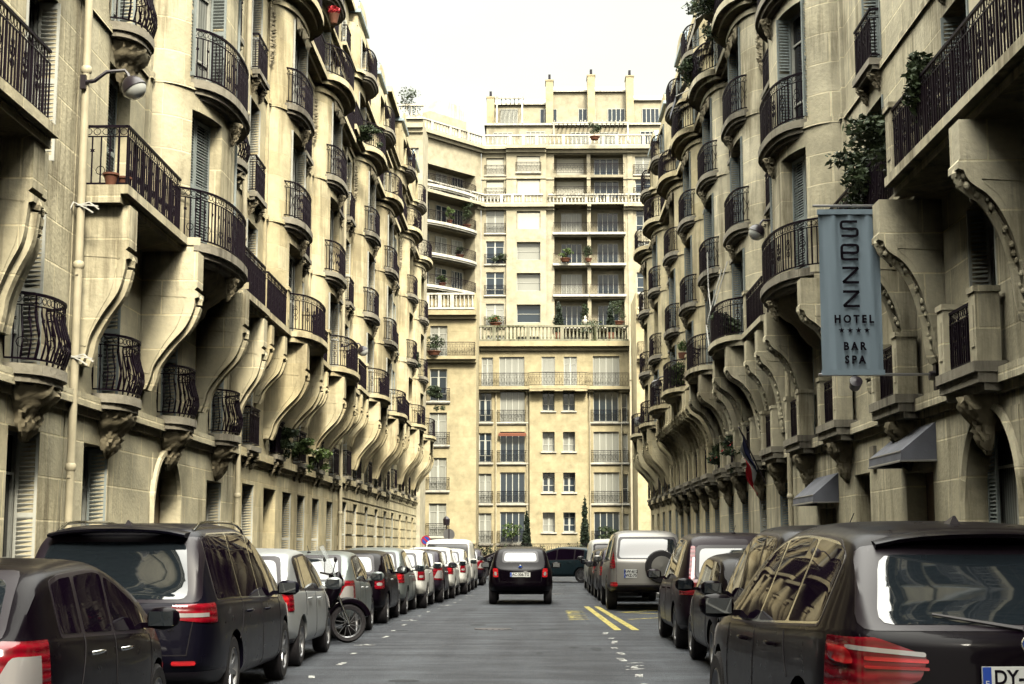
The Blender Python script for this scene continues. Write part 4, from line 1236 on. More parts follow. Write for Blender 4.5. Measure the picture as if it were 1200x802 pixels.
def spare(S, bv, raw):
    m = MB(); M = Matrix.Translation((.30, -.14, 1.02)) @ Matrix.Rotation(pi/2, 4, 'X')
    m.lathe([(0, -.12), (.24, -.12), (.36, -.10), (.385, 0), (.36, .09), (.25, .11), (.0, .11)], 30, M)
    d = MB(); d.lathe([(0, .135), (.08, .13), (.24, .118), (.25, .10), (.0, .10)], 26, M)
    return [('spare_wheel', m.mesh('spare_wheel', RUBBER, smooth=35), (0,0,0), [('spare_wheel_cover', d.mesh('spare_wheel_cover', P_CHAMP, smooth=35), (0,0,0))])]
SPECS['offroad'] = dict(L=4.7, W=1.88, H=1.88, paint=P_CHAMP, yr=.95, yf=3.74, wr=.38, tw=.25,
    top=[(0, 1.16), (.05, 1.22), (.14, 1.50), (.30, 1.78), (.5, 1.84), (1.2, 1.875), (2.1, 1.88), (2.6, 1.85), (2.85, 1.76), (3.1, 1.5), (3.35, 1.25), (3.6, 1.17), (4.1, 1.1), (4.45, 1.0), (4.65, .85), (4.7, .6)],
    belt=[(0, 1.16), (1, 1.14), (3.2, 1.08), (4.7, .9)], tum=.20, bulge=.08, zlow=[(0, .48), (.5, .40), (4.1, .38), (4.7, .42)],
    glass=[(.35, 1.3), (1.36, 2.2), (2.26, 3.15)], rglass=(1.22, 1.66, .68, .62), wglass=(1.25, 1.72, .7, .62),
    tail=[([(.76, .98), (1.0, .98), (1.0, 1.42), (.80, 1.42)], .2, TAIL, 'tail_light'), ([(.72, .56), (.92, .56), (.92, .66), (.72, .66)], .1, TAILB, 'reflector')],
    head=[([(.5, .78), (1., .8), (1., 1.0), (.55, .98)], .5)], rseams=[[(-.74, 1.2), (-.74, .62), (.74, .62), (.74, 1.2)]], seams=[[(2.23, 1.05), (2.22, .6), (2.24, .45)]],
    handles=[(1.5, 1.0), (2.4, .98)], mirror=(2.95, 1.12), plate=(-.42, .86), square=True, wiper=False, extras=[spare], skz=.6)
SPECS['van'] = dict(L=4.6, W=1.82, H=1.74, paint=P_WHITE, yr=.85, yf=3.6, wr=.32,
    top=[(0, 1.02), (.03, 1.10), (.08, 1.45), (.14, 1.66), (.3, 1.72), (1.2, 1.74), (2.3, 1.74), (2.8, 1.70), (3.1, 1.58), (3.4, 1.32), (3.65, 1.12), (3.8, 1.06), (4.1, 1.0), (4.35, .88), (4.55, .7), (4.6, .5)],
    belt=[(0, 1.04), (1, 1.02), (3.4, .98), (4.6, .8)], tum=.12, bulge=.05, glass=[(2.35, 3.35)], rglass=(1.1, 1.52, .66, .64), wglass=(1.16, 1.6, .7, .64), wgy=.6,
    tail=[([(.80, .80), (1.0, .80), (1.0, 1.5), (.80, 1.5)], .06, TAIL, 'tail_light')], head=[([(.45, .66), (1., .68), (1., .9), (.55, .86)], .5)],
    rseams=[[(0, 1.6), (0, .5)], [(-.78, 1.6), (-.78, .5)]], seams=[[(2.3, 1.5), (2.3, .9), (2.3, .35)]], handles=[], mirror=(3.1, 1.0), mmat=PLASTIC, plate=(-.3, .6), wiper=False)

def motorbike(label, loc, rz):
    root = empty('scooter', loc, rz, label, 'scooter')
    # local y forwards
    def wheel(y, r):
        m = MB(); M = Matrix.Translation((0, 0, 0)) @ Matrix.Rotation(pi/2, 4, 'Y')
        m.lathe([(r*.74, -.05), (r*.9, -.06), (r, 0), (r*.9, .06), (r*.74, .05), (r*.74, -.05)], 32, M)
        w = obj('wheel', m.mesh('wheel', RUBBER, smooth=40), root, (0, y, r))
        d = MB(); d.lathe([(r*.75, -.03), (r*.68, 0), (r*.75, .03)], 32, M)
        for k in range(12):
            a = 2*pi*k/12; d.tube([(0, .04*cos(a), .04*sin(a)), (0, r*.72*cos(a+.3), r*.72*sin(a+.3))], .006, 4)
        d.lathe([(.04, -.05), (.05, 0), (.04, .05)], 12, M)
        obj('rim', d.mesh('rim', ALLOY, fix=False), w)
        return w
    wheel(1.32, .30); wheel(.0, .29)
    m = MB()
    for sg in (-1, 1): m.tube([(sg*.09, 1.32, .30), (sg*.08, 1.16, .68), (sg*.05, 1.06, .95)], .020, 7, True)
    obj('fork', m.mesh('fork', CHROME, smooth=60, fix=False), root)
    m = MB(); m.tube([(0, 1.05+.34*cos(a)*1.0-.0, .36+.33*sin(a)) if False else (0, 1.32+.35*cos(a), .30+.35*sin(a)) for a in [radians(k) for k in range(20, 170, 12)]], .055, 8, True)
    obj('mudguard', m.mesh('mudguard', P_BLACK, smooth=60, fix=False), root)
    m = MB()   # leg shield and front fairing
    for k, (y, z, w) in enumerate([(1.10, .55, .10), (1.14, .75, .20), (1.10, .95, .22), (1.02, 1.06, .17)]): pass
    M = Matrix.Translation((0, 1.06, .80)) @ Matrix.Rotation(radians(-20), 4, 'X') @ Matrix.Diagonal((.22, .13, .33, 1))
    m.lathe([(0, -1), (.5, -.85), (.85, -.4), (1, .1), (.8, .7), (0, 1)], 18, M)
    obj('fairing', m.mesh('fairing', P_BLACK, smooth=60), root)
    m = MB(); M = Matrix.Translation((0, .25, .62)) @ Matrix.Diagonal((.19, .52, .20, 1))
    m.lathe([(0, -1), (.7, -.8), (1, -.2), (.95, .4), (.6, .9), (0, 1)], 18, M)
    m.box(-.17, .17, .45, 1.0, .22, .34)
    obj('body', m.mesh('body', P_BLACK, smooth=50), root)
    m = MB(); M = Matrix.Translation((0, .22, .82)) @ Matrix.Diagonal((.16, .45, .08, 1)); m.lathe([(0, -1), (.8, -.7), (1, 0), (.8, .8), (0, 1)], 16, M)
    obj('seat', m.mesh('seat', SEAT, smooth=50), root)
    m = MB(); m.tube([(-.36, .96, 1.08), (-.14, 1.03, 1.06), (.14, 1.03, 1.06), (.36, .96, 1.08)], .016, 6, True); m.tube([(0, 1.03, .95), (0, 1.03, 1.06)], .03, 6)
    obj('handlebar', m.mesh('handlebar', PLASTIC, fix=False), root)
    for sg in (-1, 1):
        m = MB(); m.tube([(sg*.26, 1.0, 1.07), (sg*.33, 1.02, 1.24)], .008, 5)
        m.lathe([(0, -1), (.8, -.6), (1, 0), (.8, .6), (0, 1)], 10, Matrix.Translation((sg*.34, 1.02, 1.29)) @ Matrix.Diagonal((.07, .025, .05, 1)))
        obj('mirror', m.mesh('mirror', PLASTIC, smooth=50), root)
    m = MB(); m.lathe([(0, -.03), (.07, -.02), (.09, .04), (0, .05)], 14, Matrix.Translation((0, 1.20, .96)) @ Matrix.Rotation(-pi/2, 4, 'X')); obj('headlight', m.mesh('headlight', LENS, smooth=50), root)
    # clear curved windshield
    m = MB(); vs = []; n = 8; k2 = 6
    for j in range(k2+1):
        t = j/k2
        for i in range(n+1):
            u = i/n*2-1; vs.append((u*(.24-.08*t*t), 1.13-.22*t-.10*u*u, 1.02+.50*t-.04*u*u*t))
    m.add(vs, [(j*(n+1)+i, j*(n+1)+i+1, (j+1)*(n+1)+i+1, (j+1)*(n+1)+i) for j in range(k2) for i in range(n)])
    gm, nt, b = newmat('clear_screen'); b.inputs['Base Color'].default_value = (.6, .65, .66, 1); b.inputs['Alpha'].default_value = .35; b.inputs['Roughness'].default_value = .08
    me = m.mesh('windshield', gm, smooth=60, fix=False); obj('windshield', me, root)
    return root
# ================================================================== SCENE
# ---- ground, road, pavements
def asphalt():
    m, nt, b = newmat('asphalt'); ge = N(nt, 'ShaderNodeNewGeometry')
    n1 = N(nt, 'ShaderNodeTexNoise'); n1.inputs['Scale'].default_value = 55; n1.inputs['Detail'].default_value = 3; L(nt, ge.outputs['Position'], n1.inputs['Vector'])
    mp = N(nt, 'ShaderNodeMapping'); mp.inputs['Scale'].default_value = (.5, 1.6, 1); L(nt, ge.outputs['Position'], mp.inputs[0])
    n2 = N(nt, 'ShaderNodeTexNoise'); n2.inputs['Scale'].default_value = .9; n2.inputs['Detail'].default_value = 9; n2.inputs['Roughness'].default_value = .7; L(nt, mp.outputs[0], n2.inputs['Vector'])
    mp3 = N(nt, 'ShaderNodeMapping'); mp3.inputs['Scale'].default_value = (1.8, .12, 1); L(nt, ge.outputs['Position'], mp3.inputs[0])
    n3 = N(nt, 'ShaderNodeTexNoise'); n3.inputs['Scale'].default_value = .8; n3.inputs['Detail'].default_value = 4; L(nt, mp3.outputs[0], n3.inputs['Vector'])
    a = N(nt, 'ShaderNodeMath', operation='MULTIPLY_ADD'); a.inputs[1].default_value = .9; L(nt, n1.outputs[0], a.inputs[0]); L(nt, n2.outputs[0], a.inputs[2])
    a2 = N(nt, 'ShaderNodeMath', operation='MULTIPLY_ADD'); a2.inputs[1].default_value = .5; L(nt, n3.outputs[0], a2.inputs[0]); L(nt, a.outputs[0], a2.inputs[2])
    mr = N(nt, 'ShaderNodeMapRange'); mr.inputs[1].default_value = 1.08; mr.inputs[2].default_value = 1.46; L(nt, a2.outputs[0], mr.inputs[0])
    mx = N(nt, 'ShaderNodeMix', data_type='RGBA'); mx.inputs[6].default_value = (.006, .008, .015, 1); mx.inputs[7].default_value = (.070, .080, .095, 1)
    L(nt, mr.outputs[0], mx.inputs[0])
    vo = N(nt, 'ShaderNodeTexVoronoi'); vo.inputs['Scale'].default_value = 28; L(nt, ge.outputs['Position'], vo.inputs['Vector'])
    lt = N(nt, 'ShaderNodeMath', operation='LESS_THAN'); lt.inputs[1].default_value = .10; L(nt, vo.outputs['Distance'], lt.inputs[0])
    ml = N(nt, 'ShaderNodeMath', operation='MULTIPLY'); ml.inputs[1].default_value = .55; L(nt, lt.outputs[0], ml.inputs[0])
    m2 = N(nt, 'ShaderNodeMix', data_type='RGBA'); m2.inputs[7].default_value = (.30, .30, .28, 1); L(nt, mx.outputs[2], m2.inputs[6]); L(nt, ml.outputs[0], m2.inputs[0])
    L(nt, m2.outputs[2], b.inputs['Base Color']); b.inputs['Roughness'].default_value = .72
    bp = N(nt, 'ShaderNodeBump'); bp.inputs['Strength'].default_value = 1; bp.inputs['Distance'].default_value = .02; L(nt, n1.outputs[0], bp.inputs['Height']); L(nt, bp.outputs[0], b.inputs['Normal'])
    return m
ASPH = asphalt()
PAVE = stone('pavement_stone', (.17, .165, .15), (.21, .20, .18), dirt=(.07, .065, .06), bw=1.2, bh=9)
KERB = simple('kerb_granite', (.24, .235, .22), .8, var=.2, bump=.3)
def sheet(name, x0, x1, y0, y1, z, mat):
    m = MB(); nx = max(1, int((x1-x0)/4)); ny = max(1, int((y1-y0)/10))
    m.quad((x0,y0,z),(x1,y0,z),(x1,y1,z),(x0,y1,z)); o = obj(name, m.mesh(name, mat, fix=False)); tag(o, kind='structure'); return o
sheet('ground', -400, 400, -200, 900, -.02, PAVE)
sheet('road', -4.95, 3.75, -30, 104, 0, ASPH)
sheet('cross_road', -40, 40, 104, 111, .002, ASPH)
for nm, a, b in (('pavement', -7.3, -4.95), ('pavement', 3.75, 6.6)):
    m = MB(); m.box(a+(.15 if a < 0 and False else 0), b, -30, 103.5, -.01, .12)
    o = obj(nm, m.mesh('pavement', PAVE, fix=False)); tag(o, kind='structure')
for x in (-4.95, 3.60):
    m = MB(); y = -10
    while y < 103: m.box(x, x+.15, y, y+.985, -.005, .125); y += 1
    o = obj('kerb', m.mesh('kerb', KERB, fix=False)); tag(o, kind='structure')
# repairs, manholes, gutter line
m = MB(); r = random.Random(12)
def blob(cx, cy, sx, sy, z):
    k = 9; vs = [(cx+sx*cos(2*pi*i/k)*r.uniform(.7, 1.1), cy+sy*sin(2*pi*i/k)*r.uniform(.7, 1.1), z) for i in range(k)]; m.add(vs, [tuple(range(k))])
PATCH = simple('asphalt_patch', (.022, .025, .030), .85, var=.25, vs=14, bump=.5, bs=80)
for (x, y, w_, l_) in ((.9, 58, .3, .6),):
    m.add([(x-w_, y-l_, .003), (x+w_, y-l_+r.uniform(-.2, .2), .003), (x+w_, y+l_, .003), (x-w_, y+l_+r.uniform(-.2, .2), .003)], [(0,1,2,3)])
for k in range(16): blob(r.uniform(-2.4, 1.3), r.uniform(15, 60), r.uniform(.06, .2), r.uniform(.1, .45), .0035+.00005*k)
tag(obj('road_patches', m.mesh('road_patches', PATCH, fix=False)), kind='structure')
for (x, y, lab) in ((-.75, 27.6, 'round iron manhole cover, nearer one in the roadway'), (.55, 47.5, 'round iron manhole cover farther up the roadway')):
    m = MB(); m.lathe([(0, .004), (.30, .004), (.31, .008), (.34, .008), (.35, .002)], 24)
    for k in range(5): m.box(-.22+.11*k-.02, -.22+.11*k+.02, -.2, .2, .004, .009)
    tag(obj('manhole_cover', m.mesh('manhole_cover', PLASTIC, fix=False), None, (x, y, .002)), lab, 'manhole cover', 'manhole covers')
# painted markings
def worn(name, col, thr=.5):
    m, nt, b = newmat(name); ge = N(nt, 'ShaderNodeNewGeometry'); no = N(nt, 'ShaderNodeTexNoise'); no.inputs['Scale'].default_value = 9; no.inputs['Detail'].default_value = 9; no.inputs['Roughness'].default_value = .75
    L(nt, ge.outputs['Position'], no.inputs['Vector']); mr = N(nt, 'ShaderNodeMapRange'); mr.inputs[1].default_value = thr-.06; mr.inputs[2].default_value = thr+.06; L(nt, no.outputs[0], mr.inputs[0])
    b.inputs['Base Color'].default_value = rgba(col); b.inputs['Roughness'].default_value = .7; L(nt, mr.outputs[0], b.inputs['Alpha']); return m
YEL = worn('worn_yellow_paint', (.50, .42, .10), .45); WHT = worn('worn_white_paint', (.60, .60, .56), .50)
def strip(m, a, b, w, z=.005):
    a, b = Vector(a), Vector(b); t = (b-a).normalized(); n = Vector((-t.y, t.x))*w/2
    m.quad((*(a+n), z), (*(b+n), z), (*(b-n), z), (*(a-n), z))
m = MB()
strip(m, (1.50, 27.3), (1.30, 37.8), .13); strip(m, (1.82, 27.3), (1.55, 37.8), .13)
for k in range(2):
    y = 31.2+k*3.3
    strip(m, (1.95, y), (3.45, y+1.65), .12, .006); strip(m, (3.45, y+1.85), (1.9, y+3.4), .12, .006)
for k, y in enumerate((31.0, 31.9, 32.8, 33.9, 34.8)):
    strip(m, (.72, y), (1.12, y+.35), .10, .006); strip(m, (.72, y+.5), (1.12, y+.25), .09, .006)
    if k % 2: strip(m, (.78, y), (.80, y+.55), .08, .007)
tag(obj('yellow_marking', m.mesh('yellow_marking', YEL, fix=False)), kind='structure')
m = MB(); r = random.Random(4)
for k in range(17):
    y = 15.5+k*1.9; x = -2.52+r.uniform(-.04, .04)+max(0, (y-32)*.045)
    strip(m, (x, y), (x+r.uniform(-.05, .05), y+r.uniform(.15, .5)), .07, .005)
    if k % 4 == 0: strip(m, (x-.2, y), (x+.12, y+.03), .08, .006)
for k in range(16):
    y = 14+k*1.2; x = 1.22+r.uniform(-.05, .05)
    if 13 < y < 27: strip(m, (x, y), (x+r.uniform(-.05, .05), y+r.uniform(.25, .6)), .09, .005)
for k in range(3):
    y = 18.6+k*.5; strip(m, (1.12+.03*k, y), (1.34+.03*k, y+.16), .05, .006)
tag(obj('white_marking', m.mesh('white_marking', WHT, fix=False)), kind='structure')

# ---- street buildings
street_building('apartment_building', 'nearest stone apartment house on the left, ornate iron balcony cut by the photo edge', LEFT, -26., 22.1,
    [(5, 'flat'), (9.6, 'wide'), (13.8, 'flat'), (17.0, 'flat'), (20.4, 'flat')], ST_A,
    dict(pier=False, rail=0, slabr=[(2, 19.2, .70)], l1=[(5, 1.15), (9, 1.15), (13, 1.15), (16.4, 1.15), (20.3, 1.15)], smat=SHUTW, cs=[(18.9, .55), (15.4, .55), (13, .55), (19.2+.0, .5)]))
street_building('apartment_building', 'left apartment house between two drainpipes with a wide curved bow and a flower head balcony', LEFT, 22.16, 34.75,
    [(24.4, 'flat'), (28.6, 'wide'), (32.9, 'flat')], ST_A,
    dict(pier=False, basket=True, rail=1, r2=1, slabr=[(22.3, 26.3, .78), (30.9, 34.7, .78)], ground=[(23.8, 1.35, .5, 2.6, 'w'), (28.3, 2.0, .1, 3.1, 'D'), (32.7, 1.5, .8, 2.1, 'w')],
         l1=[(24.3, 1.15), (28.4, 1.15), (32.8, 1.15)], cs=[(22.75, .76), (26.4, 1.0), (30.8, 1.0), (34.3, .76)]))
street_building('apartment_building', 'golden stone house on the left with two bows behind the second drainpipe', LEFT, 34.80, 53.4,
    [(36.3, 'flat'), (40.0, 'bow'), (44.0, 'flat'), (47.7, 'bow'), (51.6, 'flat')], ST_B, dict(rail=2, l1bal='sill', console=0, smat=SHUTW,
    ground=[(36.6, 1.5, .4, 2.6, 'w'), (39.6, 1.8, .1, 2.9, 'd'), (42.4, 1.5, .4, 2.6, 'w'), (45, 1.5, .4, 2.6, 'w'), (48, 1.5, .4, 2.6, 'w'), (51.3, 1.5, .4, 2.6, 'w')]))
street_building('apartment_building', 'golden stone house on the left with two round zinc dormers against the sky', LEFT, 53.45, 71.9,
    [(55.1, 'flat'), (58.4, 'bow'), (62.3, 'flat'), (66.2, 'bow'), (70.1, 'flat')], ST_B, dict(rail=0, l1bal='sill', rustic=True, smat=SHUTW, dz=.35))
street_building('apartment_building', 'farthest stone house of the left row, small dark curved balconies', LEFT, 71.95, 89.,
    [(73.8, 'flat'), (78.0, 'bow'), (82., 'flat'), (86.0, 'bow')], ST_B, dict(rail=2, l1bal='sill', rustic=True, dz=1.0))
street_building('hotel_building', 'nearest stone building on the right behind the blue hotel banner with big scroll consoles', RIGHT, -26., 35.55,
    [(5, 'flat'), (9.5, 'wide'), (14., 'flat'), (17.2, 'flat'), (21.2, 'flat'), (26.4, 'flat'), (31.4, 'wide'), (34.7, 'flat')], ST_C,
    dict(rail=0, r2=0, slabr=[(-25, 22.1, .90), (22.1, 29.1, .52), (33.7, 35.4, .52)], l1bal='pier', console=1,
         l1=[(7, 1.2), (11.5, 1.2), (16., 1.2), (20.4, 1.2), (24.7, 1.2), (29.6, 1.2), (33.6, 1.2)],
         ground=[(7, 2.2, .5, 2.75, 'a'), (11.5, 2.2, .5, 2.75, 'a'), (16., 2.2, .5, 2.75, 'a'), (20.3, 2.4, .5, 2.8, 'a'), (24.2, 1.7, .1, 2.6, 'd'), (28.4, 1.3, .1, 2.75, 'd'), (31.8, 1.7, .1, 2.2, 'd')],
         cs=[(9, .95), (13.7, .95), (18.2, .95), (22.5, .95), (24.2, .9), (26.9, .6), (29.2, .95), (33.6, .95)]))
street_building('apartment_building', 'stone house on the right directly beyond the hotel, with two iron balconied bows', RIGHT, 35.6, 50.1,
    [(37.3, 'flat'), (40.8, 'bow'), (44.2, 'flat'), (47.4, 'bow')], ST_C, dict(rail=2, l1bal='pier', console=1))
b_ = []
street_building('apartment_building', 'stone house on the right with a long continuous stone balcony on dense dark brackets', RIGHT, 50.15, 63.9,
    [(51.0, 'flat'), (53.9, 'bow'), (57.1, 'flat'), (60.3, 'bow'), (63.1, 'flat')], ST_B, dict(rail=0, l1bal='pier', console=1, slabp=.95,
    cs=[(50.6+1.1*k, 1.05) for k in range(12)]))
street_building('apartment_building', 'farthest stone house of the right row ending beside the yellow corner tower', RIGHT, 63.95, 80.,
    [(65.4, 'flat'), (68.7, 'bow'), (72., 'flat'), (75.2, 'bow'), (78.6, 'flat')], ST_B, dict(rail=2, l1bal='sill', console=0))

# ---- the block closing the street
def back(name, label, org, d, n, u0, u1, uc, ztop, opens, bands, mat, depth, bows=(), pils=()):
    fr = Frame(org, d, n); B = Bld(name, label, fr, uc, 'building')
    ops = [(u-w/2, u+w/2, z, z+h, -dep, True) for (u, w, z, h, dep, *r) in opens]
    obj('wall', wallmesh(fr, u0, u1, ztop, list(bows), list(bands), list(pils), ops, depth, B.loc, mat), B.root)
    for o in opens:
        u, w, z, h, dep = o[:5]; st = o[5] if len(o) > 5 else 0
        if st is None: continue
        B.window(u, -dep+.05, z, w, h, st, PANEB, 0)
    return B
def juliet(B, u, z, w, o=0, style=2, dep=.22, h=.95, corb=True):
    s_ = B.part('balcony', cached(('jb', w, dep), lambda: slab_mesh([(-w/2, 0), (-w/2, dep), (w/2, dep), (w/2, 0)], [(-.10, 0, 0), (-.16, -.10, .05)], ST_W)), u, o, z)
    obj('railing', cached(('jr', w, dep, style, h), lambda: railing([(-w/2+.04, 0), (-w/2+.04, dep-.05), (w/2-.04, dep-.05), (w/2-.04, 0)], h, 0, .13, style, r=.012)), s_)
def blind(B, u, z, w, h, o=-.08):
    m = cached(('bl', w, h), lambda: _blind(w, h)); B.part('roller_blind', m, u, o, z)
def _blind(w, h):
    m = MB(); z = 0
    while z < h-.05: m.prism([(0, z), (.02, z+.005), (.02, z+.105), (0, z+.11)], 'x', -w/2, w/2); z += .115
    return m.mesh('roller_blind', simple('blind_slats', (.72, .69, .56), .6) if 'blind_slats' not in MATS else MATS['blind_slats'], fix=True)
zr = [1.7, 4.8, 8.0, 11.2]
ops = []
for z in zr:
    ops += [(-3.85, 1.0, z, 2.35, .25), (-1.7, 1.95, z, 2.45, .25, 2), (1.15, .95, z+.85, 1.55, .2), (2.76, .95, z+.85, 1.55, .2), (5.7, 2.0, z, 2.45, .25, 2), (7.15, .5, z, 2.3, .25, 1)]
ops += [(-3.7, .9, 14.08, 2.3, .25), (-1.75, 2.0, 14.08, 2.35, .25, 2), (1.15, 1.05, 14.08, 2.35, .2, 1), (2.9, 1.05, 14.08, 2.35, .2), (5.75, 2.1, 14.08, 2.4, .25, 2)]
PL = [(-.35, 4.2, 0, 13.7, .45), (-3.1, -2.95, 0, 13.7, .06), (-.62, -.5, 0, 13.7, .05), (4.35, 4.5, 0, 13.7, .05), (6.85, 6.98, 0, 13.7, .05)]
Bc = back('apartment_block', 'yellow apartment block closing the street, six floors under a balustraded terrace', (0, 118), (1, 0), (0, -1), -4.5, 7.6, 1.5, 17.6,
    ops, [(0, .6, .06), (13.55, 13.75, .45), (13.75, 14.0, .75), (16.9, 17.2, .25), (17.2, 17.62, .7)], ST_D, 20, pils=[(-.35, 4.2, 13.55, 14.0, .45)]+PL)
for z in zr:
    juliet(Bc, -3.85, z, 1.3); juliet(Bc, -1.7, z, 2.5); juliet(Bc, 5.7, z, 2.5)
    juliet(Bc, 7.15, z, .7)
    for u in (1.15, 2.76):
        m = MB(); m.box(-.62, .62, -.02, .14, -.1, 0); Bc.part('sill', cached(('sl',), lambda: m.mesh('sill', ST_W, fix=False)), u, .45, z+.85)
pts = [(4.4, .6), (-.2-0, .6)]
me = railing([(-(7.5-1.5), .62), (-(4.3-1.5), .62), (-(4.0-1.5), 1.1), (-(-.15-1.5), 1.1), (-(-.5-1.5), .62), (-(-4.4-1.5), .62)], 1.05, 0, .13, 2, r=.012)
Bc.part('balcony_railing', me, 1.5, 0, 14.0)
Bc.part('balustrade', baluster_run(12.0, 1.25, ST_MOSS, .30), 1.5, .5, 17.62)
for u in (-3.0, -.55, 4.42, 6.92):
    m = MB(); m.tube([(0, .1, 0), (0, .1, 13.6)], .055, 6); Bc.part('drainpipe', m.mesh('drainpipe', PIPE, fix=False), u, .05, 0)
m = MB(); m.add([(-1.1, 0, 0), (1.1, 0, 0), (1.1, .35, -.12), (-1.1, .35, -.12), (-1.1, .35, -.28), (1.1, .35, -.28)], [(0,1,2,3), (3,2,5,4)])
aw = simple('orange_awning', (.22, .075, .04), .8); tag(obj('awning', m.mesh('awning', aw, fix=False), None, (-1.7, 117.85, 10.35), pi), 'small orange awning over a wide window of the yellow back block', 'awning')
# corner towers
def tower(label, u0, u1, us, side):
    ops = []
    zz = [2.2, 5.6, 9.0, 12.3]
    for u, w in us:
        for z in zz: ops.append((u, w, z, 2.45, .25, 2 if w > 1.4 else 0))
        ops.append((u, w, 15.75, 2.3, .25))
    B = back('apartment_tower', label, (0, 112), (1, 0), (0, -1), u0, u1, (u0+u1)/2, 20.6, ops,
        [(0, .6, .08), (1.6, 1.9, .12), (15.2, 15.42, .45), (15.42, 15.65, .75), (18.55, 18.8, .3), (18.8, 19.15, .7), (19.15, 20.6, -.1), (20.3, 20.6, .0)], ST_D, 6.0)
    for u, w in us:
        for z in zz: juliet(B, u, z, w+.5)
    a, b = u0, u1; c = (a+b)/2
    B.part('balcony_railing', railing([(-(b-c)+.15 if 0 else -(b-c)+.1, -1.2), (-(b-c)+.1, .5), (-(b-c)+.5, .66), ((b-c)-.5, .66), ((b-c)-.1, .5), ((b-c)-.1, -1.2)], 1.05, 0, .13, 2, r=.012), c, 0, 15.66)
    B.part('balustrade', baluster_run(b-a-.3, 1.25, ST_W, .30, style=1), c, .1, 19.3)
    return B
tower('yellow corner tower at the left of the closing block, railed balcony near its top', -13, -4.35, [(-7.2, 1.3), (-10, 1.6)], 0)
tower('yellow corner tower at the right end of the closing block, mostly hidden', 7.75, 15, [(11, 1.6)], 1)
# white balustrade parapet / set-back upper storeys
Z = [19.0, 22.06, 25.1, 28.1, 31.1]
ops = []
for i, z in enumerate(Z):
    ops += [(-3.68, 1.72, z, 2.25, .25, 0), (-.48, 2.25, z+.35, 1.75, .2, 1)]
    ops += [(3.55, 3.15, z+.02, 2.65, 1.5, None), (7.05, 3.15, z+.02, 2.65, 1.5, None), (10.55, 1.5, z+.2, 2.0, .25, 0), (13.5, 1.5, z+.2, 2.0, .25, 0)]
for z in (34.55, 37.0-.2):
    ops += [(-3.68, 1.72, z, 1.7, .25, None), (-.48, 2.25, z+.2, 1.6, .2, None), (3.55, 3.15, z+.02, 2.0, 1.2, None), (7.05, 3.15, z+.02, 2.0, 1.2, None), (10.55, 1.6, z, 1.8, .25, 0), (13.5, 1.6, z, 1.8, .25, 0)]
bandsU = [(33.3, 33.55, .3), (33.55, 33.85, .75), (36.35, 36.55, .12), (38.9, 39.2, .35), (39.2, 39.5, .8)]
Bu = back('apartment_block', 'cream set-back upper storeys with deep loggias stepping up to a zinc roof', (0, 140), (1, 0), (0, -1), -5.0, 18, 4, 39.5,
    ops, bandsU, ST_E, 12, pils=[(-2.6, 1.2, 17, 33.3, .35), (-2.6, 1.2, 33.9, 39.5, .35), (9.0, 9.5, 17, 39, .12)])
for i, z in enumerate(Z):
    juliet(Bu, -3.68, z, 2.1)
    for u, k in ((3.55, 0), (7.05, 1)):
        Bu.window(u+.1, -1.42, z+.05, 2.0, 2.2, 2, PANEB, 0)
        Bu.part('balcony', cached(('lg',), lambda: slab_mesh([(-1.72, 0), (-1.72, .5), (1.72, .5), (1.72, 0)], [(-.22, 0, 0)], ST_W)), u, 0, z+.02)
        Bu.part('balcony_railing', cached(('lgr',), lambda: railing([(-1.68, .44), (1.68, .44)], .95, 0, .16, 2, r=.010)), u, 0, z+.02)
blind(Bu, -.48, 31.45, 2.15, 1.65, .38-.25)
for z in (34.55, 36.8):
    blind(Bu, -3.68, z+.05, 1.65, 1.6, -.2); blind(Bu, -.48, z+.25, 2.15, 1.5, .2)
    for u in (3.55, 7.05):
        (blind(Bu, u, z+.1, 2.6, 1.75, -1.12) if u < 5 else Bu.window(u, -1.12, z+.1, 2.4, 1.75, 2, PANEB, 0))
        Bu.part('balcony_railing', cached(('lgr',), lambda: None), u, .1, z+.02)
    juliet(Bu, -3.68, z, 2.1); juliet(Bu, 10.55, z, 2.0)
juliet(Bu, -.48, 37.0, 2.5, .35)
Bu.part('balustrade', baluster_run(6.2, 1.0, ST_W, .34, style=1), -2.2, .35, 33.86)
Bu.part('balustrade', baluster_run(7.6, 1.0, ST_W, .34, style=1), 5.2, .35, 33.86)
Bu.part('balustrade', baluster_run(8.0, 1.0, ST_W, .34, style=1), 13.2, .35, 33.86)
Bu.part('balustrade', baluster_run(23.0, 1.15, ST_W, .42, style=1), 6.5, .5, 39.5)
# penthouses
def boxpart(B, nm, u0, u1, o0, o1, z0, z1, mat):
    m = MB(); m.box(-(u1-u0)/2, (u1-u0)/2, -(o1-o0)/2, (o1-o0)/2, z0, z1); B.part(nm, m.mesh(nm, mat, fix=False), (u0+u1)/2, (o0+o1)/2, 0)
boxpart(Bu, 'penthouse', -4.6, 18, -11, -2.2, 39.4, 42.3, ST_E); boxpart(Bu, 'penthouse', -3.9, 1.6, -10, -3.6, 42.3, 44.8, ST_E); boxpart(Bu, 'penthouse', 1.6, 9.6, -10, -3.6, 42.3, 46.1, ST_E); boxpart(Bu, 'penthouse', 9.6, 17.6, -10, -3.61, 42.3, 45.2, ST_E)
boxpart(Bu, 'cornice', -4.8, 18, -11, -1.9, 42.3, 42.5, ST_W); boxpart(Bu, 'cornice', -4.1, 1.5, -10, -3.3, 44.8, 45.0, ST_W); boxpart(Bu, 'cornice', 1.4, 9.8, -10, -3.3, 46.1, 46.3, ST_W); boxpart(Bu, 'cornice', 9.8, 18, -10, -3.3, 45.2, 45.4, ST_W)
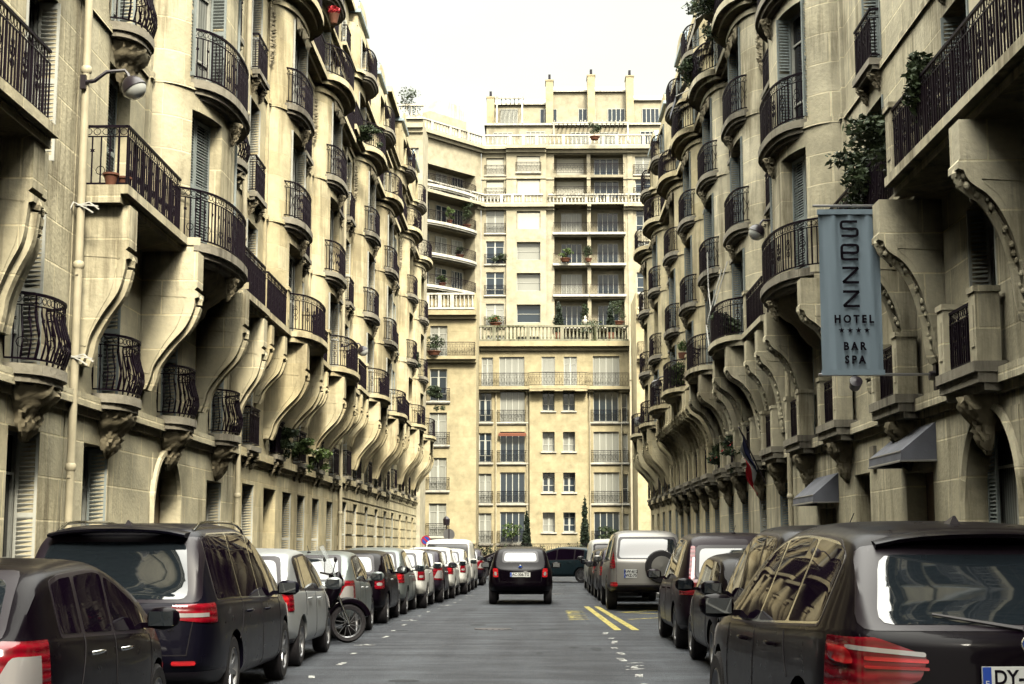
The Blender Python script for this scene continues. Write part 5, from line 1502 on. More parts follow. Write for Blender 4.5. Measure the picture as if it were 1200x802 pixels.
for (ra, rb, rz_) in ((-3.9, 1.4, 45.0), (9.9, 17.8, 45.4), (2.0, 9.2, 46.3)):
    w = (rb-ra)/2; m = MB(); m.add([(-w, 3.2, rz_), (w, 3.2, rz_), (w, 1.2, rz_+.95), (-w, 1.2, rz_+.95), (-w, -3, rz_+1), (w, -3, rz_+1), (-w, -3, rz_), (w, -3, rz_)], [(0,1,2,3), (3,2,5,4), (0,3,4,6), (1,7,5,2)]); Bu.part('roof', m.mesh('roof', ZINC, fix=False), (ra+rb)/2, -6.8, 0)
for u, z in ((-3.0, 39.5), (0.2, 39.6), (4.6, 39.5), (7.4, 39.5), (11.4, 39.6)): Bu.window(u, -2.14, z, 1.9, 2.1, 2, PANEB, 0)
for u in (-2.4, 1.5, 5.3, 8.2, 11.6): Bu.window(u, -3.54, 42.5, 1.7, 1.9, 2, PANEB, 0)
for u0, u1 in ((-3.6, -1.0), (1.9, 9.2)):
    m = MB(); w = u1-u0
    for k in range(int(w/.42)+1): m.box(-w/2+k*.42-.04, -w/2+k*.42+.04, -1.5, 1.5, 0, .16)
    m.box(-w/2-.1, w/2+.1, 1.3, 1.45, -.14, 0); m.box(-w/2, -w/2+.15, 1.25, 1.45, -2.6, -.14); m.box(w/2-.15, w/2, 1.25, 1.45, -2.6, -.14)
    Bu.part('pergola', m.mesh('pergola', ST_W, fix=False), (u0+u1)/2, -1.6, 42.1 if u0 > 0 else 44.6)
for u, z, h in ((1.6, 42.48, 4.4), (5.7, 42.48, 4.9), (9.5, 42.48, 4.8), (14.2, 42.48, 4.4), (-4.2, 42.48, 2.7)):
    m = MB(); m.box(-.36, .36, -1.3, .5, 0, h); m.box(-.42, .42, -1.36, .56, h, h+.12)
    m.cur = 1
    for k in (-.2, .2): m.lathe([(.13, h+.12), (.11, h+.7), (.15, h+.7), (.0, h+.75)], 8, Matrix.Translation((0, k, 0)))
    m2 = m.mesh('chimney', [ST_D, PLASTIC], fix=False); Bu.part('chimney', m2, u, -2.75, z)
# curved west wing
d = Vector((5.9, 7)).normalized(); nn = Vector((d.y, -d.x))
ops = []
for z in Z+[34.5]:
    ops += [(4.6, 7.4, z+.02, 2.5 if z < 34 else 2.0, 1.4, None)]
Bw = back('apartment_wing', 'angled cream wing with planted loggias between the left tower and the upper storeys', (-10.9, 132.9), tuple(d), tuple(nn), -4, 9.1, 4.5, 39.5,
    ops, [(33.3, 33.55, .3), (33.55, 33.85, .75), (38.9, 39.2, .35), (39.2, 39.5, .7)], ST_E, 5)
for z in Z+[34.5]:
    for u in (2.6, 5.0, 7.2):
        Bw.window(u, -1.33, z+.05, 1.5, 2.1 if z < 34 else 1.8, 2 if u != 5 else 0, PANEB, 0)
    Bw.part('balcony', cached(('wg',), lambda: slab_mesh(arc(3.9, .75, 16, 2.2), [(-.25, 0, 0), (-.4, -.25, .12)], ST_W)), 4.6, 0, z+.02)
    Bw.part('balcony_railing', cached(('wgr',), lambda: railing([(x*.97, y-.06) for x, y in arc(3.9, .75, 16, 2.2)], .95, 0, .16, 2, r=.010)), 4.6, 0, z+.02)
Bw.part('balustrade', baluster_run(9.0, 1.0, ST_W, .34, style=1), 4.6, .35, 33.86); Bw.part('balustrade', baluster_run(9.0, 1.1, ST_W, .40, style=1), 4.6, .3, 39.5)
boxpart(Bw, 'penthouse', 3.6, 8.6, -4.5, -1.5, 39.5, 42.2, ST_E); boxpart(Bw, 'penthouse', 5.6, 9.0, -4.5, -2.0, 42.2, 43.8, ST_W)
# tall pale block behind the left row
Bt = back('apartment_tower', 'tall plain cream block behind the end of the left row, planted roof terrace', (0, 104.5), (1, 0), (0, -1), -13, -7.95, -10, 32.0,
    [(-8.6, .7, z, 1.9, .2) for z in (21.5, 24.8, 28.0)]+[(-10.4, .9, z, 1.9, .2) for z in (24.8, 28.0)], [(31.0, 31.3, .2), (31.3, 31.6, .45), (17.5, 18, .2)], ST_E, 5)
Bt.part('balustrade', baluster_run(5.0, 1.1, ST_W, .34, style=1), -10.4, .1, 32.0)
# base wall, railing and hedge at the street end
m = MB(); m.box(-9, 9, 0, .3, 0, .75)
w = empty('garden_wall', (0, 110.9, 0), 0, 'low wall with dark iron fence in front of the yellow block', 'wall'); obj('wall', m.mesh('wall', ST_D, fix=False), w)
obj('railing', railing([(-9, .15), (9, .15)], .9, 0, .16, 0), w, (0, 0, .75))
bl = []; r = random.Random(3)
for k in range(26): bl.append((-8+k*.66, 111.75+r.uniform(-.1, .1), .75+r.uniform(-.1, .2), .55, .4, .75+r.uniform(-.15, .2)))
hd = obj('hedge', foliage_mesh(bl, .10, 7000, LEAF, 9)); tag(hd, 'dark clipped hedge behind the fence at the street end', 'hedge')
cypress('dark cypress on the left in front of the yellow block', (-.56, 114.6, 0), 4.2, .85, 1, n=1800)
cypress('taller dark cypress on the right in front of the yellow block', (3.85, 114.6, 0), 5.3, .85, 2, n=1800)
cypress('wider cypress on the roof terrace left of the stone urn', (2.0, 119.5, 18.1), 3.1, 1.0, 3, True, 900, 'terrace cypresses')
cypress('slimmer cypress on the roof terrace at the right', (6.2, 119.5, 18.1), 3.0, .8, 4, True, 900, 'terrace cypresses')
m = MB(); m.lathe([(.22, 0), (.2, .3), (.08, .5), (.1, .9), (.3, 1.4), (.34, 1.8), (.15, 2.0), (.22, 2.3), (.0, 2.6)], 14)
tag(obj('stone_urn', m.mesh('stone_urn', ST_W, smooth=50), None, (4.15, 118.9, 18.6), scale=(.5, .5, .5)), 'white stone urn finial on the roof terrace between two cypresses', 'urn')
k = 0
for (x, y, z, w, h, lab) in ((4.6, 117.45, 18.0, 2.6, 1.5, 'bush spilling over the mossy balustrade of the yellow block'), (-8.9, 104.3, 32.2, 2.4, 2.4, 'big round shrub on the roof terrace behind the left row'), (-10.7, 104.2, 32.2, 1.8, 1.5, 'smaller shrub on the roof terrace behind the left row'),
    (-6.3, 138.0, 31.2, 1.3, 2.9, 'tall bush at the right end of the top angled loggia'), (-6.4, 138.0, 22.2, 1.5, 2.0, 'leafy bush at the right end of the lowest angled loggia'), (-7.8, 136, 31.2, .9, 1.4, 'small conifer on the top angled loggia'), (-6.9, 137.4, 28.2, 1.2, .9, 'low plants at the right end of the angled loggia under the cornice'),
    (-3.2, 139.6, 28.2, 2., .9, 'plant box in the window over the wide one left of the blinds'), (-3.6, 139.6, 22.1, 1.8, .8, 'red tipped plants in the lowest upper window box'), (7.9, 139.0, 22.1, 1.9, 2.4, 'bushy potted tree at the right of the lowest right loggia'), (4.8, 139.2, 22.1, 1.0, 2.0, 'slim potted tree in the lowest loggia beside the grey partition'),
    (3.0, 139.3, 28.2, 1.6, 1.1, 'row of dark plants in the loggia below the cornice, left half'), (5.2, 139.3, 28.2, 1.0, 1.4, 'dark round plant in the loggia below the cornice, middle'), (5.8, 137.6, 39.6, 1.5, 1.7, 'clipped dark bush under the white pergola'), (-1.7, 117.3, 1.9, 2.0, 1.5, 'shrub behind the railing of the lowest wide window'), (5.8, 117.4, 1.9, 2.0, 1.2, 'shrub behind the railing at the lowest right window'),
    (-7.5, 111.2, 15.7, 1.6, 1.4, 'dark plant on the left tower balcony'), (-8.4, 138.6-3.2, 25.2, 1.1, .8, 'row of low plants on the fourth angled loggia')):
    k += 1; shrub('shrub', lab, (x, y, z), (w, h), 'plants on the block closing the street', LEAF if k % 3 else LEAFL, .10, 420, w < 2 and k > 3, k, 'shrub', flowers=REDW if 'red tipped' in lab else None)
for (x, y, z, w, h, tr, lab, mt, fl) in (
    (5.88, 25.4, 7.1, 1.7, 1.4, 1, 'thick conifer branches on the hotel balcony left of the stone pier', LEAF, None), (5.86, 23.4, 7.1, 1.7, 1.5, 0, 'dark bush behind the hotel balcony railing right of the stone pier', LEAF, None), (5.5, 20.4, 7.05, .6, 1.5, 0, 'thin climbing vine on the hotel balcony railing', LEAF, None),
    (5.35, 41.4, 16.5, 1.9, 1.3, 4, 'big plant hanging from the high curved balcony beyond the hotel', LEAF, None), (5.25, 47.4, 16.5, 1.3, .9, 3, 'hanging plant on the second high curved balcony on the right', LEAF, None), (5.3, 40.9, 7.1, 1.1, .8, 1, 'leafy plant on the low iron balcony below the folding parasol', LEAF, None), (5.3, 55.2, 7.2, .9, 1.1, 1, 'plants on the long stone balcony beside the round topiary', LEAFL, None),
    (5.92, 43.6, 3.95, 1.0, .8, 2, 'geraniums hanging from the stone sill balcony near the flag', LEAF, REDW), (5.92, 47.0, 3.95, .9, .7, 2, 'second clump of geraniums farther along the right row', LEAF, REDW),
    (-6.84, 46.6, 3.95, 1.3, .9, 2, 'leafy window box plants with pale flowers on the left first floor', LEAFL, STRAP), (-6.84, 43.4, 3.95, 1.0, .7, 1, 'green trailing plant on the left first floor beside the flower box', LEAFL, None), (-6.84, 40.3, 3.95, .9, .7, 1, 'dark trailing plant on the left first floor, nearest of three', LEAF, None),
    (-6.3, 54.6, 16.5, 1.2, .7, 1, 'low green plant on the high left balcony before the zinc dormers', LEAF, None), (-6.25, 78.1, 10.6, .6, 1.1, 0, 'small dark conifer on a curved balcony at the end of the left row', CYP, None), (-6.2, 95.6, 10.7, 1.6, 1.1, 2, 'bushy plants on the last curved balcony of the left row', LEAF, None)):
    k += 1; shrub('balcony_plant', lab, (x, y, z), (w, h), 'plants on the street balconies', mt, .065, 2600 if w > 1.4 else 1300, False, k, 'plant', tr, fl)
m = MB(); m.lathe([(0, -.0), (.14, 0), (.17, .2), (.12, .2)], 12); r_ = empty('potted_plant', (5.25, 52.3, 8.05), 0, 'round clipped green topiary ball on a stone balcony pier', 'plant', 'plants on the street balconies')
obj('pot', m.mesh('pot', TERRA, smooth=40), r_); obj('foliage', foliage_mesh([(0, 0, .42, .27, .27, .25)], .04, 500, LEAFL, 5), r_)
m = MB(); m.lathe([(0, 0), (.07, 0), (.11, .17), (.13, .17), (.13, .2), (.1, .2)], 14)
for (x, y, lab) in ((-6.55, 22.5, 'terracotta pot behind the flower head railing, left of its twin'), (-6.42, 22.75, 'terracotta pot at the corner of the flower head railing')):
    r_ = empty('flower_pot', (x, y, 7.02), 0, lab, 'pot', 'pots on the corner balcony'); obj('pot', cached('fp', lambda: m.mesh('pot', TERRA, smooth=40)), r_)
m = MB(); m.lathe([(0, 0), (.10, 0), (.15, .24), (.17, .30), (0, .28)], 12)
r_ = empty('potted_plant', (-6.1, 43.9, 17.35), 0, 'red flowers in a dark pot on a high balcony pier on the left', 'plant'); obj('pot', m.mesh('pot', TERRA, smooth=40), r_); obj('foliage', foliage_mesh([(0, 0, .42, .24, .24, .20)], .05, 260, REDW, 6), r_)

# ---- drainpipes on the street fronts
def drain(x, y, z1, lab):
    r_ = empty('drainpipe', (x, y, 0), 0, lab, 'drainpipe', 'drainpipes between the street houses'); m = MB(); m.tube([(0, 0, .12), (0, 0, z1)], .062, 12)
    obj('pipe', m.mesh('pipe', PIPE, smooth=60, fix=False), r_); m = MB(); z = 2.6
    m.lathe([(.065, 0), (.085, .03), (.085, .09), (.065, .12)], 12); m.box(-.02, .02, -.08, .08, -.1, -.06)
    while z < z1-1: obj('collar', cached('col', lambda: m.mesh('collar', PIPE, smooth=40)), r_, (0, 0, z)); z += 3.05
drain(-6.88, 22.12, 16, 'cream drainpipe on the left with white straps knotted round it')
drain(-6.90, 34.78, 16.3, 'cream drainpipe beside the long railing, second on the left')
drain(-6.90, 53.4, 16.3, 'cream drainpipe carrying the farther left street lamp')
drain(6.06, 35.55, 16.3, 'thick cream drainpipe left of the hotel banner carrying a street lamp')
def strap(z, lab):
    m = MB()
    for k, (a, l) in enumerate(((.1, .30), (.5, .36), (-.3, .24), (2.6, .2))): m.tube([(0, -.07, 0), (cos(a)*l*.5, -.10, sin(a)*.12-.02), (cos(a)*l, -.12, -.05*k-.03)], .014, 4, True)
    m.tube([(.075*cos(2*pi*k/10), .075*sin(2*pi*k/10), 0) for k in range(10)], .018, 5, closed=True)
    tag(obj('strap', m.mesh('strap', STRAP, fix=False), None, (-6.88, 22.12, z)), lab, 'strap', 'white straps on the drainpipe')
strap(6.62, 'white strap knotted round the near left drainpipe beside the flower head railing'); strap(4.30, 'lower white strap knotted round the near left drainpipe')

# ---- wall lamps
def walllamp(base, head, lab, r=.19):
    B_, H_ = Vector(base), Vector(head); ro = empty('street_lamp', B_, 0, lab, 'street lamp', 'street lamps on wall arms'); H_ = H_-B_
    sx = 1 if H_.x > 0 else -1; m = MB()
    top = H_+Vector((-sx*.10, 0, r*1.15))
    m.tube([tuple(v) for v in [Vector((0,0,0)), Vector((sx*.15, 0, .02)), top*.5+Vector((0, 0, .10)), top+Vector((-sx*.05, 0, .06)), top, top+Vector((sx*.03, 0, -.08))]], [.035, .032, .03, .028, .028, .03], 7, True)
    m.box(-.05, .03, -.07, .07, -.12, .10); obj('arm', m.mesh('arm', LAMPM, smooth=50, fix=False), ro)
    R = Matrix.Rotation(-sx*radians(32), 4, 'Y')
    h = MB(); h.lathe([(0, r*1.0), (r*.3, r*.98), (r*.62, r*.78), (r*.9, r*.42), (r*1.02, .0), (r*1.06, -.03), (r*.98, -.035)], 20, R)
    ho = obj('lamp_head', h.mesh('lamp_head', LAMPM, smooth=50), ro, H_)
    g = MB(); g.lathe([(r*.97, -.02), (r*.93, -r*.35), (r*.72, -r*.72), (r*.36, -r*.93), (0, -r*.98)], 20, R)
    obj('lamp_bowl', g.mesh('lamp_bowl', LAMPG, smooth=60), ho)
walllamp((-6.88, 22.06, 8.55), (-6.16, 22.2, 8.50), 'big round street lamp on the near left drainpipe')
walllamp((-6.90, 53.3, 8.62), (-6.15, 53.2, 8.45), 'round street lamp farther along the left row')
walllamp((6.06, 35.4, 9.15), (5.35, 35.2, 8.95), 'round street lamp on the drainpipe beside the hotel banner', .2)
walllamp((6.15, 62.8, 8.55), (5.2, 63.0, 8.25), 'dark street lamp on the right row, upper of the two far ones', .24)
walllamp((6.1, 76., 8.1), (5.3, 75.6, 7.75), 'farthest dark street lamp on the right row', .26)

# ---- hotel banner
bm_, nt, b = newmat('banner_cloth'); tc = N(nt, 'ShaderNodeTexCoord'); wv = N(nt, 'ShaderNodeTexWave'); wv.bands_direction = 'X'; wv.inputs['Scale'].default_value = 1.6; wv.inputs['Distortion'].default_value = 2.5
L(nt, tc.outputs['Object'], wv.inputs[0]); bp = N(nt, 'ShaderNodeBump'); bp.inputs['Strength'].default_value = .2; bp.inputs['Distance'].default_value = .03; L(nt, wv.outputs['Fac'], bp.inputs['Height']); L(nt, bp.outputs[0], b.inputs['Normal'])
b.inputs['Base Color'].default_value = (.24, .31, .36, 1); b.inputs['Roughness'].default_value = .7
ro = empty('hotel_banner', (6.16, 22.8, 4.08), 0, 'tall blue grey cloth banner on metal rods lettered HOTEL BAR SPA', 'banner')
m = MB(); nx, nz = 20, 20; x0, x1, z0, z1 = -1.74, -.80, .03, 2.58
vs = [(x0+(x1-x0)*i/nx, .022*sin(i*1.05)*(.5+.5*j/nz)+.01*sin(i*2.3+j*.3), z0+(z1-z0)*j/nz) for j in range(nz+1) for i in range(nx+1)]
m.add(vs, [(j*(nx+1)+i, j*(nx+1)+i+1, (j+1)*(nx+1)+i+1, (j+1)*(nx+1)+i) for j in range(nz) for i in range(nx)])
cl = obj('cloth', m.mesh('cloth', bm_, smooth=180, fix=False), ro)
for za in (z0-.02, z1-.06):
    m = MB(); m.box(x0-.01, x1+.01, -.035, .035, za, za+.08); obj('hem', m.mesh('hem', bm_, fix=False), ro)
m = MB(); m.tube([(0, 0, .02), (-1.80, 0, .02)], .022, 8, True); m.tube([(0, 0, 2.66), (-1.82, 0, 2.66)], .022, 8, True); obj('rod', m.mesh('rod', ALLOY, smooth=60, fix=False), ro)
m = MB(); m.box(-.03, .04, -.08, .08, -.22, .22); m.lathe([(0, -.06), (.07, -.05), (.08, .05), (0, .06)], 12, Matrix.Translation((-.06, 0, 0)) @ Matrix.Rotation(pi/2, 4, 'Y')); m.box(-.03, .04, -.06, .06, 2.5, 2.82); obj('bracket', m.mesh('bracket', LAMPM, fix=False), ro)
m = MB(); m.lathe([(0, -.1), (.08, -.1), (.1, .06), (0, .08)], 12, Matrix.Translation((-1.25, -.05, -.12)) @ Matrix.Rotation(radians(60), 4, 'X')); m.tube([(-1.25, 0, 0), (-1.25, -.02, -.1)], .02, 5)
obj('spotlight', m.mesh('spotlight', LAMPM, smooth=50), ro)
def glyph(strokes, cx, cz, w, h, t=.026):
    m = MB(); y0, y1 = -.042, -.036
    for s_ in strokes:
        pts = roundish([(cx+(p[0]-.5)*w, cz+(p[1]-.5)*h) for p in s_], .045)
        P = [Vector(p) for p in pts]; nrm = []
        for i in range(len(P)):
            tt = (P[min(i+1, len(P)-1)]-P[max(i-1, 0)]).normalized(); nrm.append(Vector((-tt.y, tt.x))*t/2)
        poly = [tuple(p+n) for p, n in zip(P, nrm)]+[tuple(p-n) for p, n in zip(reversed(P), reversed(nrm))]
        k = len(P)
        vs = [(x, y0, z) for x, z in poly]; fs = [(i, i+1, 2*k-2-i, 2*k-1-i) for i in range(k-1)]
        m.add(vs, fs); m.add([(x, y1, z) for x, z in poly], fs)
        m.add([(x, y0, z) for x, z in poly]+[(x, y1, z) for x, z in poly], [(i, (i+1) % (2*k), 2*k+(i+1) % (2*k), 2*k+i) for i in range(2*k)])
    return m
def roundish(pts, r):
    out = [pts[0]]
    for a, p, b in zip(pts, pts[1:], pts[2:]):
        a, p, b = Vector(a), Vector(p), Vector(b); ra = min(r, (a-p).length*.45, (b-p).length*.45)
        if r <= 0: out.append(tuple(p)); continue
        s_, e = p+(a-p).normalized()*ra, p+(b-p).normalized()*ra
        for j in range(5): t_ = j/4; out.append(tuple(s_*(1-t_)**2+p*2*t_*(1-t_)+e*t_*t_))
    out.append(pts[-1]); return out
cx = -1.27
letters = [([[(1, 1), (0, 1), (0, .5), (1, .5), (1, 0), (0, 0)]], 2.29), ([[(1, 0), (0, 0), (0, 1), (1, 1), (1, .46), (.03, .46)]], 1.92),
    ([[(0, 1), (.99, 1)], [(.98, 1), (.02, 0)], [(.01, 0), (1, 0)]], 1.56), ([[(0, 1), (.99, 1)], [(.98, 1), (.02, 0)], [(.01, 0), (1, 0)]], 1.19)]
for st, cz in letters: obj('lettering', glyph(st, cx, cz, .25, .225, .040).mesh('lettering', INK, fix=True), ro)
for tx, z, sz, sx in (('H O T E L', .87, .165, .86), ('B A R', .45, .165, .86), ('S P A', .24, .165, .86)):
    obj('lettering', textmesh(tx, sz, INK, .004, .007, sx), ro, (cx+.03, -.038, z), rot=(pi/2, 0, 0))
m = MB()
for k in range(4):
    c = (cx+.03+(k-1.5)*.13, .70)
    m.prism([(c[0]+(.048 if i % 2 == 0 else .02)*sin(2*pi*i/10), c[1]+(.048 if i % 2 == 0 else .02)*cos(2*pi*i/10)) for i in range(10)], 'y', -.042, -.036)
obj('stars', m.mesh('stars', INK), ro)

# ---- door awnings of the hotel
def awning(y0, y1, zt, lab, dep=.55):
    ro = empty('awning', (6.2, (y0+y1)/2, zt), 0, lab, 'awning', 'grey awnings over the hotel doors'); h = (y1-y0)/2; m = MB()
    prof_ = [(0, 0), (-dep, -.45), (-dep-.01, -.60)]
    m.add([(x, -h, z) for x, z in prof_]+[(x, h, z) for x, z in prof_]+[(0, -h, -.59), (0, h, -.59)], [(0,1,4,3), (1,2,5,4), (0,1,2,6), (3,4,5,7)])
    obj('canvas', m.mesh('canvas', AWN, fix=False), ro)
    m = MB(); m.tube([(0, -h, -.595), (-dep-.01, -h, -.60), (-dep-.01, h, -.60), (0, h, -.595)], .018, 5); m.tube([(-dep, -h, -.45), (-dep, h, -.45)], .012, 5); obj('frame', m.mesh('frame', ALLOY, fix=False), ro)
awning(23.1, 25.3, 3.40, 'nearer grey awning over a dark hotel door right of the banner'); awning(30.6, 33.0, 2.98, 'farther grey awning over a hotel door below the banner', .52)
# hotel door planters and alarm boxes
m = MB(); m.lathe([(0, 0), (.16, 0), (.24, .7), (.26, .7), (.26, .75), (.2, .75)], 4, Matrix.Rotation(pi/4, 4, 'Z')); r_ = empty('planter', (5.75, 28.0, .12), 0, 'dark tapered planter beside the hotel entrance', 'planter'); obj('pot', m.mesh('pot', PLASTIC), r_)
m = MB(); m.box(-.06, 0, -.16, .16, -.2, .2); tag(obj('meter_box', m.mesh('meter_box', ALLOY, fix=False), None, (6.2, 27.3, 3.1)), 'small grey box on the hotel wall between the awnings', 'box')
# ---- french flag
ro = empty('flag', (6.05, 39.2, 3.1), 0, 'drooping blue white red flag on a slanting dark pole on the right row', 'flag')
m = MB(); m.tube([(0, 0, 0), (-.75, -.5, 1.45)], .02, 6, True); obj('pole', m.mesh('pole', LAMPM, fix=False), ro)
for k, mt in enumerate((CLOTHB, CLOTHW, CLOTHR)):
    m = MB(); n = 8; q_ = 10; vs = []
    for j in range(q_+1):
        for i in range(n+1):
            t = j/q_; u = (k+i/n)/3
            # hoist runs down the pole, the fly hangs
            hx, hy, hz = -.72+.42*t, -.48+.28*t, 1.40-.82*t
            x = hx*(1-u*.3)-.10*u+.05*sin(u*9+j*.5); y = hy-.02+.09*sin(u*14+t*3); z = hz-u*1.05*(1-.15*t)
            vs.append((x, y, z))
    m.add(vs, [(j*(n+1)+i, j*(n+1)+i+1, (j+1)*(n+1)+i+1, (j+1)*(n+1)+i) for j in range(q_) for i in range(n)])
    obj('cloth', m.mesh('cloth', mt, smooth=180, fix=False), ro)
# ---- folded blinds / awning frames high on the right, folding white parasol frame
def shade(y, z, w, out, drop, lab, mat):
    ro = empty('sun_awning', (5.75, y, z), 0, lab, 'awning'); m = MB(); m.add([(0, -w/2, 0), (0, w/2, 0), (-out, w/2, -drop), (-out, -w/2, -drop), (-out, w/2, -drop-.18), (-out, -w/2, -drop-.18)], [(0,1,2,3), (3,2,4,5)]); obj('canvas', m.mesh('canvas', mat, fix=False), ro)
    m = MB(); m.box(-.1, .06, -w/2, w/2, -.02, .14)
    for sg in (-1, 1): m.tube([(0, sg*w/2, -.9), (-out, sg*w/2, -drop)], .014, 5)
    obj('frame', m.mesh('frame', STRAP, fix=False), ro)
beige = simple('beige_canvas', (.42, .38, .29), .85, var=.1)
shade(44.2, 18.6, 2.4, .9, 1.5, 'pale unrolled awning high on the right row', beige); shade(51.5, 18.3, 2.2, .8, 1.3, 'smaller dark edged awning high on the right row, beyond the pale one', AWN)
ro = empty('parasol_frame', (5.2, 43.9, 7.2), 0, 'white folding awning frame on a low balcony of the right row', 'frame')
m = MB()
for s_ in (((0,0,0), (0,.7,.9)), ((0,.7,.9), (0,0,1.9)), ((0,0,1.9), (0,-.6,.95)), ((0,-.6,.95), (0,0,0)), ((0,0,1.9), (0,.1,3.0)), ((0,-.6,.95), (.5,-.6,2.6)), ((0,.7,.9), (.5,.7,2.6))): m.tube(s_, .018, 5)
obj('bars', m.mesh('bars', STRAP, fix=False), ro)
# ---- road signs
def roundsign(x, y, z, r, lab, kind):
    ro = empty('road_sign', (x, y, .12), 0, lab, 'road sign'); m = MB(); m.tube([(0, 0, 0), (0, 0, z)], .03, 8, True); obj('post', m.mesh('post', ALLOY, fix=False), ro)
    R = Matrix.Translation((0, -.05, z-.1)) @ Matrix.Rotation(pi/2, 4, 'X')
    m = MB(); m.lathe([(0, .01), (r, .01), (r, -.01), (0, -.01)], 28, R); d = obj('disc', m.mesh('disc', CLOTHR if kind else ALLOY), ro)
    if kind:
        m = MB(); m.lathe([(0, .016), (r*.78, .016), (r*.78, .011)], 28, R); obj('face', m.mesh('face', BLUEP), d)
        m = MB(); a = r*.8*.70; m.add([(-a-.03, -.069, z-.1+a-.03), (-a+.03, -.069, z-.1+a+.03), (a+.03, -.069, z-.1-a+.03), (a-.03, -.069, z-.1-a-.03)], [(0,1,2,3)]); obj('bar', m.mesh('bar', CLOTHR, fix=False), d)
    else:
        m = MB(); m.box(-.03, .03, -.075, -.06, z-.1-r, z-.1+r); obj('clamp', m.mesh('clamp', LAMPM, fix=False), d)
roundsign(-5.25, 73., 1.75, .23, 'round blue and red no parking sign above the left row of cars', 1)
roundsign(-4.30, 76., 2.05, .29, 'grey back of a round road sign beside the white van', 0)
m = MB(); m.lathe([(0, 0), (.16, 0), (.18, .3), (.08, .42), (0, .45)], 12); m.tube([(0, 0, -2.5), (0, 0, 0)], .03, 6)
tag(obj('traffic_lamp', m.mesh('traffic_lamp', LAMPM, smooth=40), None, (-4.45, 76.3, 2.55)), 'small dark lamp head on a post behind the grey sign back', 'lamp')

# ---- cars
for k in SPECS: build_model(k, SPECS[k])
GL, GR = 'cars parked along the left kerb', 'cars parked along the right kerb'
car('hatch_a', 'glossy black small hatchback at the bottom left corner of the photo', GL, -3.72, 8.75)
car('mpv', 'dark blue people carrier with roof rails, second car on the left', GL, -3.76, 13.3)
car('hatch_b', 'silver hatchback right behind the dark blue people carrier', GL, -3.74, 18.5)
car('hatch_a', 'grey green hatchback beside the parked scooter', GL, -3.74, 24.3, 0, P_GREY)
car('mini', 'tall black small car just beyond the grey green hatchback', GL, -3.68, 29.0)
car('hatch_b', 'silver hatchback mostly hidden beyond the tall black small car', GL, -3.62, 32.9, 0, P_GREY)
car('mini', 'white small car with a dark roofline, nearest of the three white hatchbacks', GL, -3.42, 36.2, 0, P_WHITE)
car('hatch_a', 'dark grey hatchback between two white cars on the left', GL, -3.25, 39.9, 0, P_DKGREY)
car('hatch_b', 'white hatchback beyond the dark grey one', GL, -3.10, 43.2, 0, P_WHITE)
car('mini', 'white small car parked right before the white van', GL, -2.92, 46.9, 0, P_WHITE)
car('van', 'white delivery van with tall red rear lamps on the left', GL, -2.95, 51.2, name='delivery_van', cat='van')
car('hatch_a', 'dark car glimpsed beyond the white van at the left kerb', GL, -2.75, 57.5, 0, P_DKGREY)
car('suv', 'black sports utility car filling the bottom right corner', GR, 2.46, 7.75, radians(2.6), plate='DY-791-KR')
car('mpv_b', 'black compact people carrier half hidden behind the near black utility car', GR, 2.98, 13.5, radians(.5), P_BLACK)
car('mini', 'small black car with round mirrors before the bronze people carrier', GR, 2.90, 17.3)
car('mpv_b', 'dark bronze people carrier with tall red and white rear lamps', GR, 2.98, 21.8, 0)
car('offroad', 'champagne off-road car with a spare wheel on its back door', GR, 2.66, 35.3, 0, plate='AW-612|WZ-75')
car('hatch_b', 'dark hatchback just beyond the off-road car', GR, 2.55, 41.2, 0, P_DKGREY)
car('mini', 'small dark car next to the white van at the right kerb', GR, 2.55, 45.6, 0, P_BLACK)
car('van', 'white delivery van at the right kerb', GR, 2.66, 50.0, name='delivery_van', cat='van')
car('hatch_b', 'dark teal car standing crosswise at the far end of the road', None, 2.9, 62.5, radians(62), P_TEAL)
car('hatch_a', 'black car beyond the driving convertible at the road end', None, .6, 70, radians(90), P_BLACK)
car('city', 'small black soft top city car driving away in the middle of the road', None, -.36, 38.9, 0, plate='AC-306-TG', name='city_car')
motorbike('dark scooter with a clear windshield parked between two cars on the left', (-4.15, 23.25, 0), radians(-68))

# ---- camera, sky, sun
cam = bpy.data.cameras.new('camera'); co = bpy.data.objects.new('camera', cam); COL.objects.link(co); scene.camera = co
f_ = 1750.; th = math.atan(239/f_); ya = math.atan(26*math.cos(th)/f_)
co.location = (0, 0, 1.5); co.rotation_euler = (pi/2+th, 0, ya)
cam.sensor_width = 36; cam.sensor_fit = 'HORIZONTAL'; cam.lens = 36*f_/1200; cam.clip_start = .05; cam.clip_end = 3000
w = bpy.data.worlds.new('World'); scene.world = w; w.use_nodes = True; nt = w.node_tree; bg = nt.nodes['Background']
sk = N(nt, 'ShaderNodeTexSky'); sk.sky_type = 'NISHITA'; sk.sun_disc = False; sk.sun_elevation = radians(40); sk.sun_rotation = radians(166); sk.air_density = 1; sk.dust_density = 4
tc = N(nt, 'ShaderNodeTexCoord'); sp = N(nt, 'ShaderNodeSeparateXYZ'); L(nt, tc.outputs['Generated'], sp.inputs[0])
cr = N(nt, 'ShaderNodeValToRGB'); e = cr.color_ramp.elements
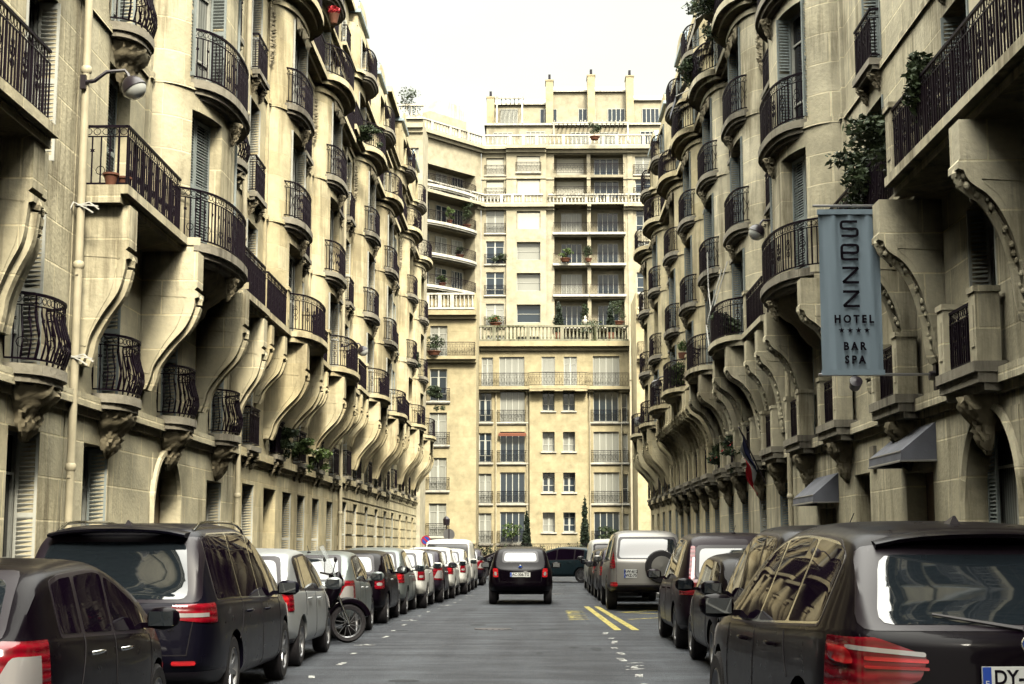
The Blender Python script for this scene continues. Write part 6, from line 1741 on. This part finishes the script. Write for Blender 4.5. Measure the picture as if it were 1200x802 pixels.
# overcast: luminance grows from the horizon to the zenith
SK = 1.0
e[0].position = 0; e[0].color = (.545, .535, .448, 1); e[1].position = 1; e[1].color = (5.2, 5.1, 4.55, 1)
x = e.new(.38); x.color = (.575, .565, .47, 1); x = e.new(.62); x.color = (2.0, 2.0, 1.85, 1)
L(nt, sp.outputs[2], cr.inputs[0])
mx = N(nt, 'ShaderNodeMix', data_type='RGBA', blend_type='ADD'); mx.inputs[0].default_value = 1.0
sc = N(nt, 'ShaderNodeVectorMath', operation='SCALE'); sc.inputs['Scale'].default_value = .02; L(nt, sk.outputs[0], sc.inputs[0])
mpc = N(nt, 'ShaderNodeMapping'); mpc.inputs['Scale'].default_value = (1, 1, 2.5); L(nt, tc.outputs['Generated'], mpc.inputs[0])
nz_ = N(nt, 'ShaderNodeTexNoise'); nz_.inputs['Scale'].default_value = 3.2; nz_.inputs['Detail'].default_value = 6; L(nt, mpc.outputs[0], nz_.inputs['Vector'])
mz = N(nt, 'ShaderNodeMapRange'); mz.inputs[1].default_value = .3; mz.inputs[2].default_value = .7; mz.inputs[3].default_value = .93; mz.inputs[4].default_value = 1.05; L(nt, nz_.outputs[0], mz.inputs[0])
cs_ = N(nt, 'ShaderNodeVectorMath', operation='SCALE'); L(nt, cr.outputs[0], cs_.inputs[0]); L(nt, mz.outputs[0], cs_.inputs['Scale']); L(nt, cs_.outputs[0], mx.inputs[6]); L(nt, sc.outputs[0], mx.inputs[7]); L(nt, mx.outputs[2], bg.inputs[0]); bg.inputs[1].default_value = 1.0
sun = bpy.data.lights.new('sun', 'SUN'); sun.energy = 2.6; sun.angle = radians(11); sun.color = (1, .93, .77)
so = bpy.data.objects.new('sun', sun); COL.objects.link(so)
# light comes from behind the camera, high
el, az = radians(40), radians(-14)
dirv = Vector((sin(az)*cos(el), cos(az)*cos(el), -sin(el)))
scene.render.engine = 'CYCLES'; scene.cycles.diffuse_bounces = 0
so.rotation_euler = dirv.to_track_quat('-Z', 'Y').to_euler()
scene.view_settings.view_transform = 'Standard'; scene.view_settings.look = 'None'; scene.view_settings.exposure = .88; scene.view_settings.gamma = 1
